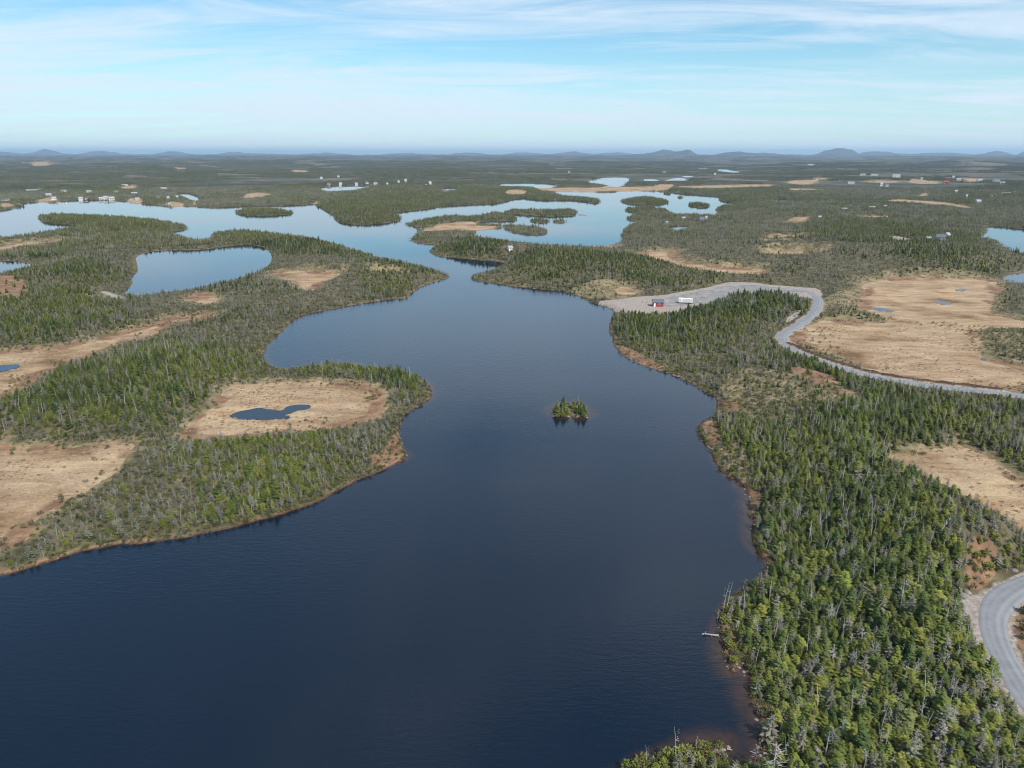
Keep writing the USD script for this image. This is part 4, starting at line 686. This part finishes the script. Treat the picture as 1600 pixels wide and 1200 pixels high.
def house(px, py, wpx, depth, h, rh, wall, roof, rot, label, cat='house', name='house', wins=2, chimney=False, group=None, loc=None):
    x, y, z = loc or hit(px, py); w = wpx * math.sqrt(x * x + y * y + H * H) / FPX
    t = thing(name, label, cat, (x, y, z), -math.atan2(x, y) + rot, None, group)
    obj('wall', gable(w, depth, h, rh), PAINT[wall], t)
    obj('roof', slab(w, depth, h, rh, -1), ROOFS[roof], t); obj('roof', slab(w, depth, h, rh, 1), ROOFS[roof], t)
    for k in range(wins):
        wx = (k + .5) / wins * w - w / 2 + (w / wins * .12)
        f = obj('window', box(wx, -d2(depth), h * .42, min(1.3, w / wins * .35), .08, h * .34), TRIM, t); obj('pane', box(wx, -d2(depth) - .05, h * .46, min(1.1, w / wins * .3), .04, h * .27), PANE, f)
    obj('door', box(-w / 2 + w * .08 + .5, -d2(depth), 0, .95, .1, min(2.05, h * .85)), TRIM, t)
    if chimney: obj('chimney', box(w * .2, depth * .12, h, .7, .7, rh + .8), PAINT['grey'], t)
    return t
def d2(d): return d / 2 + .03
house(1027.5, 478, 15.5, 5.0, 2.5, 1.5, 'red', 'slate', .12, 'small red shed with dark grey roof on the gravel by the lake', 'shed', 'shed', 1)
xs, ys = at(1071, 474, ROADZ); tr = thing('trailer', 'long white box trailer parked on the gravel right of the red shed', 'trailer', (xs, ys, ROADZ + .04), -math.atan2(xs, ys) - .06)
obj('body', box(0, 0, .62, 7.9, 2.4, 2.2), PAINT['white'], tr); obj('roof_cap', box(0, 0, 2.825, 7.95, 2.45, .07), TRIM, tr); obj('sill', box(0, 0, .45, 7.7, 2.2, .165), STEEL, tr); obj('rear_door', box(3.965, 0, .75, .05, 2.1, 1.9), TRIM, tr); obj('side_door', box(-2.2, -1.215, .7, .9, .05, 1.9), TRIM, tr)
for wx in (-.1, .85):
    for wy in (-1.12, 1.12):
        m = trimesh.creation.cylinder(.38, .24, sections=20); m.apply_transform(trimesh.transformations.rotation_matrix(math.pi / 2, [1, 0, 0])); m.apply_translation([wx, wy, .38]); w_ = obj('wheel', m, RUBBER, tr)
        m = trimesh.creation.cylinder(.2, .26, sections=16); m.apply_transform(trimesh.transformations.rotation_matrix(math.pi / 2, [1, 0, 0])); m.apply_translation([wx, wy, .38]); obj('rim', m, STEEL, w_)
v, f = rod((-3.9, .8, .5), (-5.3, 0, .5), .06, .06); obj('drawbar', (v, f), STEEL, tr); v, f = rod((-3.9, -.8, .5), (-5.3, 0, .5), .06, .06); obj('drawbar', (v, f), STEEL, tr)
#  (x, y, width in picture points, depth, wall height, roof height, wall, roof, turn, label)
HOUSES = [
 (9, 314.5, 11, 10, 4, 3, 'white', 'slate', .2, 'white house at the very left of the far lakeshore, above the beach'), (50, 299, 15, 10, 4, 2, 'white', 'silver', 0, 'long white building above the winding sandy track'), (62, 297.5, 4, 7, 3, 2, 'white', 'silver', .3, 'small white shed at the right end of the long white building'),
 (76, 307, 8, 12, 5, 4, 'cream', 'silver', .2, 'cream house on the tan bank of the left lakeshore'), (85, 312.5, 6, 9, 5, 4, 'white', 'silver', -.3, 'bright white house at the water right of the tan bank'), (100, 300, 8, 12, 5, 3, 'white', 'slate', .4, 'white house on a green lawn above the left lakeshore'),
 (139, 301, 7, 9, 4, 3, 'pale', 'silver', .2, 'small pale house high above the lakeshore'), (127, 313, 6, 10, 5, 4, 'white', 'silver', -.2, 'tall white house at the water, left of a row'), (135, 312, 5, 9, 4, 3, 'cream', 'brown', .3, 'cream house right beside the tall white lakeshore house'),
 (159, 312, 8, 9, 4, 3, 'white', 'silver', .1, 'low white house by the water, leftmost of three close together'), (166, 312, 6, 10, 6, 4, 'white', 'silver', -.2, 'tall white house by the water, middle of three close together'), (174, 312.5, 9, 10, 5, 4, 'cream', 'silver', .3, 'pinkish white house by the water, rightmost of three close together'),
 (182, 301, 6, 8, 4, 3, 'pale', 'slate', 0, 'pale blue house in the trees above the lakeshore row'), (195, 290.5, 9, 10, 4, 2, 'pale', 'silver', 0, 'grey white house on the tan clearing'), (210, 304, 9, 10, 4, 3, 'brown', 'silver', .1, 'house with a wide dark wall and bright roof below the tan clearing'), (214, 313, 8, 9, 4, 3, 'grey', 'silver', .5, 'grey house on the rocky bank of the lakeshore'),
 (247, 310, 7, 8, 4, 3, 'grey', 'slate', .2, 'grey house hidden in trees left of the small white tower-like house'), (263, 312, 3.5, 6, 6, 3, 'white', 'silver', .2, 'narrow white house above the pale gravel bank'), (256, 296, 9, 10, 4, 3, 'white', 'silver', -.2, 'white house with dark windows above the left lake houses'), (277, 310, 3.5, 6, 5, 3, 'white', 'silver', 0, 'small white hut near the hidden pond'), (265, 320, 5, 7, 3, 2, 'green', 'silver', .2, 'greenish boathouse at the foot of the pale gravel bank'),
 (502, 279.5, 5, 14, 6, 5, 'white', 'silver', .2, 'white house upper left of the pale pond'), (529, 277.5, 6, 14, 6, 5, 'white', 'silver', 0, 'white house high above the pale pond'), (514, 289.6, 8, 14, 6, 5, 'cream', 'slate', 0, 'cream house at the left end of the pond shore'), (532, 289.4, 7, 14, 7, 5, 'white', 'silver', .2, 'brightest white house on the pond shore'), (557, 289.2, 7, 14, 6, 5, 'pale', 'silver', 0, 'pale low house in the middle of the pond shore'),
 (573, 287.4, 7, 14, 6, 5, 'white', 'slate', .3, 'white house right of the middle of the pond shore'), (587, 288.6, 9, 14, 5, 5, 'cream', 'silver', 0, 'wide cream house at the right of the pond shore'), (605, 289.4, 4.5, 10, 6, 5, 'white', 'silver', .2, 'white house just right of the pond'), (623, 287.4, 4.5, 12, 9, 6, 'pale', 'silver', .1, 'tall pale house in woods right of the pond'), (634, 285.5, 5.5, 14, 11, 7, 'pale', 'silver', 0, 'tallest pale house in woods right of the pond'), (672, 289.5, 6, 14, 9, 8, 'white', 'silver', .2, 'white house at the end of a gravel track right of the pond'), (666, 290.2, 4, 9, 4, 3, 'white', 'silver', 0, 'low white shed left of the house at the track end'),
 (1096, 345.5, 9, 12, 4, 4, 'grey', 'slate', .3, 'slate grey house on the wooded point by the small blue pond'), (1068, 343, 7, 8, 3, 2, 'white', 'silver', 0, 'low white cabin on the wooded point by the small blue pond'), (1103, 343.5, 3.5, 7, 4, 3, 'pale', 'silver', .2, 'pale shed right of the slate grey house on the point'), (1042, 349.5, 5, 6, 2.5, 1.5, 'pale', 'silver', 0, 'low pale boathouse at the left end of the small blue pond'), (983, 340, 3, 5, 3, 1.5, 'white', 'silver', 0, 'tiny white hut on the tip of the wooded point'),
 (797, 391, 9, 7, 3, 2.2, 'white', 'silver', .3, 'white cottage in the woods on the near side of the narrows'), (1117, 273, 4, 14, 7, 5, 'white', 'silver', .2, 'white house on the far slope beneath the horizon hills'), (889, 269.5, 3, 12, 6, 5, 'white', 'silver', 0, 'lone white house far behind the sandbar'), (1267, 258, 14, 30, 9, 3, 'white', 'silver', 0, 'long white building nearest the horizon on the right'), (1366, 275.5, 15, 24, 10, 3, 'pale', 'silver', 0, 'long pale building left of the large bright block'), (1348, 274.5, 12, 16, 7, 4, 'grey', 'silver', 0, 'grey row of roofs left of the long pale building'),
 (1400, 278, 15, 26, 14, 5, 'white', 'silver', .1, 'large bright white block on the far right slope'), (1377, 291, 5, 12, 9, 6, 'white', 'silver', .2, 'white gabled house below the large bright block'), (1385, 292, 7, 14, 7, 6, 'grey', 'slate', .4, 'slate house right of the white gabled house'), (1440, 281, 4, 14, 7, 4, 'white', 'silver', 0, 'white house at the top of the tan yard'), (1478, 287, 9, 18, 7, 6, 'red', 'red', .1, 'dull red barn right of the tan yard'), (1481, 280.5, 9, 16, 7, 6, 'brown', 'red', 0, 'brownish house above the dull red barn'), (1489, 280, 4, 14, 12, 6, 'pale', 'silver', .2, 'pale tall house right above the red barn'), (1498, 282, 9, 14, 6, 5, 'white', 'silver', 0, 'white bungalow between red barn and pale field'),
 (1531, 283.5, 7, 14, 6, 5, 'white', 'silver', .2, 'white house right of the pale field'), (1556, 285, 12, 22, 11, 7, 'pale', 'slate', .2, 'big slate-roofed hall at the far right'), (1566, 287, 9, 14, 5, 4, 'pale', 'silver', 0, 'low pale annex right of the slate-roofed hall'), (1330, 287.5, 14, 16, 6, 4, 'pale', 'silver', 0, 'long pale roof left of the white gabled house'), (1494, 301, 5, 12, 5, 4, 'white', 'silver', 0, 'white cottage in dark woods above the quarry'), (1510, 310.5, 3, 8, 8, 5, 'white', 'silver', 0, 'tiny white spire-like house above the quarry end'), (1528, 318, 8, 14, 6, 5, 'pale', 'silver', .3, 'pale house in dark woods right of the quarry'), (1469, 376, 15, 11, 5, 4, 'grey', 'slate', .1, 'large grey house with slate roof beside the gravel lot'), (1479, 372.5, 6, 8, 5, 3.5, 'pale', 'silver', .7, 'pale gabled wing right of the large grey house'), (1451, 375.5, 7, 7, 3, 2, 'white', 'silver', 0, 'low white garage left of the large grey house'),
 (1281, 341.5, 6, 8, 3, 2, 'pale', 'silver', .2, 'pale shed right of the tan field below the quarry'), (1320, 328, 10, 10, 3, 2, 'pale', 'silver', -.1, 'long low pale roof between quarry and tan strip'), (1363, 325.5, 12, 9, 3, 2, 'white', 'silver', 0, 'long low white roof left of the quarry'), (1384, 323.5, 6, 9, 3, 2, 'white', 'silver', -.2, 'short white roof touching the left end of the quarry')]
for hh in HOUSES: house(hh[0], hh[1], hh[2] * (.8 if hh[0] < 330 else .6 if hh[1] < 330 else .7), hh[3] * .7, hh[4] * (.62 if hh[0] > 330 and hh[1] < 330 else .75), hh[5] * .6, *hh[6:], chimney=len(hh[9]) % 3 == 0)
xb, yb = at(104, 319); bt = thing('boat', 'small white boat moored off the left lakeshore', 'boat', (xb, yb, 0), .7)
g = np.array([[-2.6, 0, .2], [-1.2, -.95, .1], [2.4, -.9, .1], [2.4, .9, .1], [-1.2, .95, .1], [-3.1, 0, 1.1], [-1.2, -1.15, .9], [2.5, -1.1, .85], [2.5, 1.1, .85], [-1.2, 1.15, .9]])
hm = trimesh.convex.convex_hull(g); obj('hull', hm, PAINT['white'], bt); obj('cabin', box(.1, 0, .9, 1.8, 1.4, .9), TRIM, bt); obj('windshield', box(-.85, 0, 1.25, .06, 1.2, .45), PANE, bt)
# ---------------------------------------------------------------- haze
top = float(max(Z.max(), H)) + 12
hzm = trimesh.creation.box([85400, 85400, top + 5.0]); hzm.apply_translation([0, 0, (top + 5.0) / 2 - 5.0])
HAZE = usdkit.material(stage, '/World/Looks/haze', {'v': ('principled_volume', dict(color=(.55, .77, 1.0), density=4.6e-5, anisotropy=.2))}, volume='v.volume')
tag(obj('haze', hzm, HAZE), 'thin blue haze over the distant land', 'haze', kind='stuff')
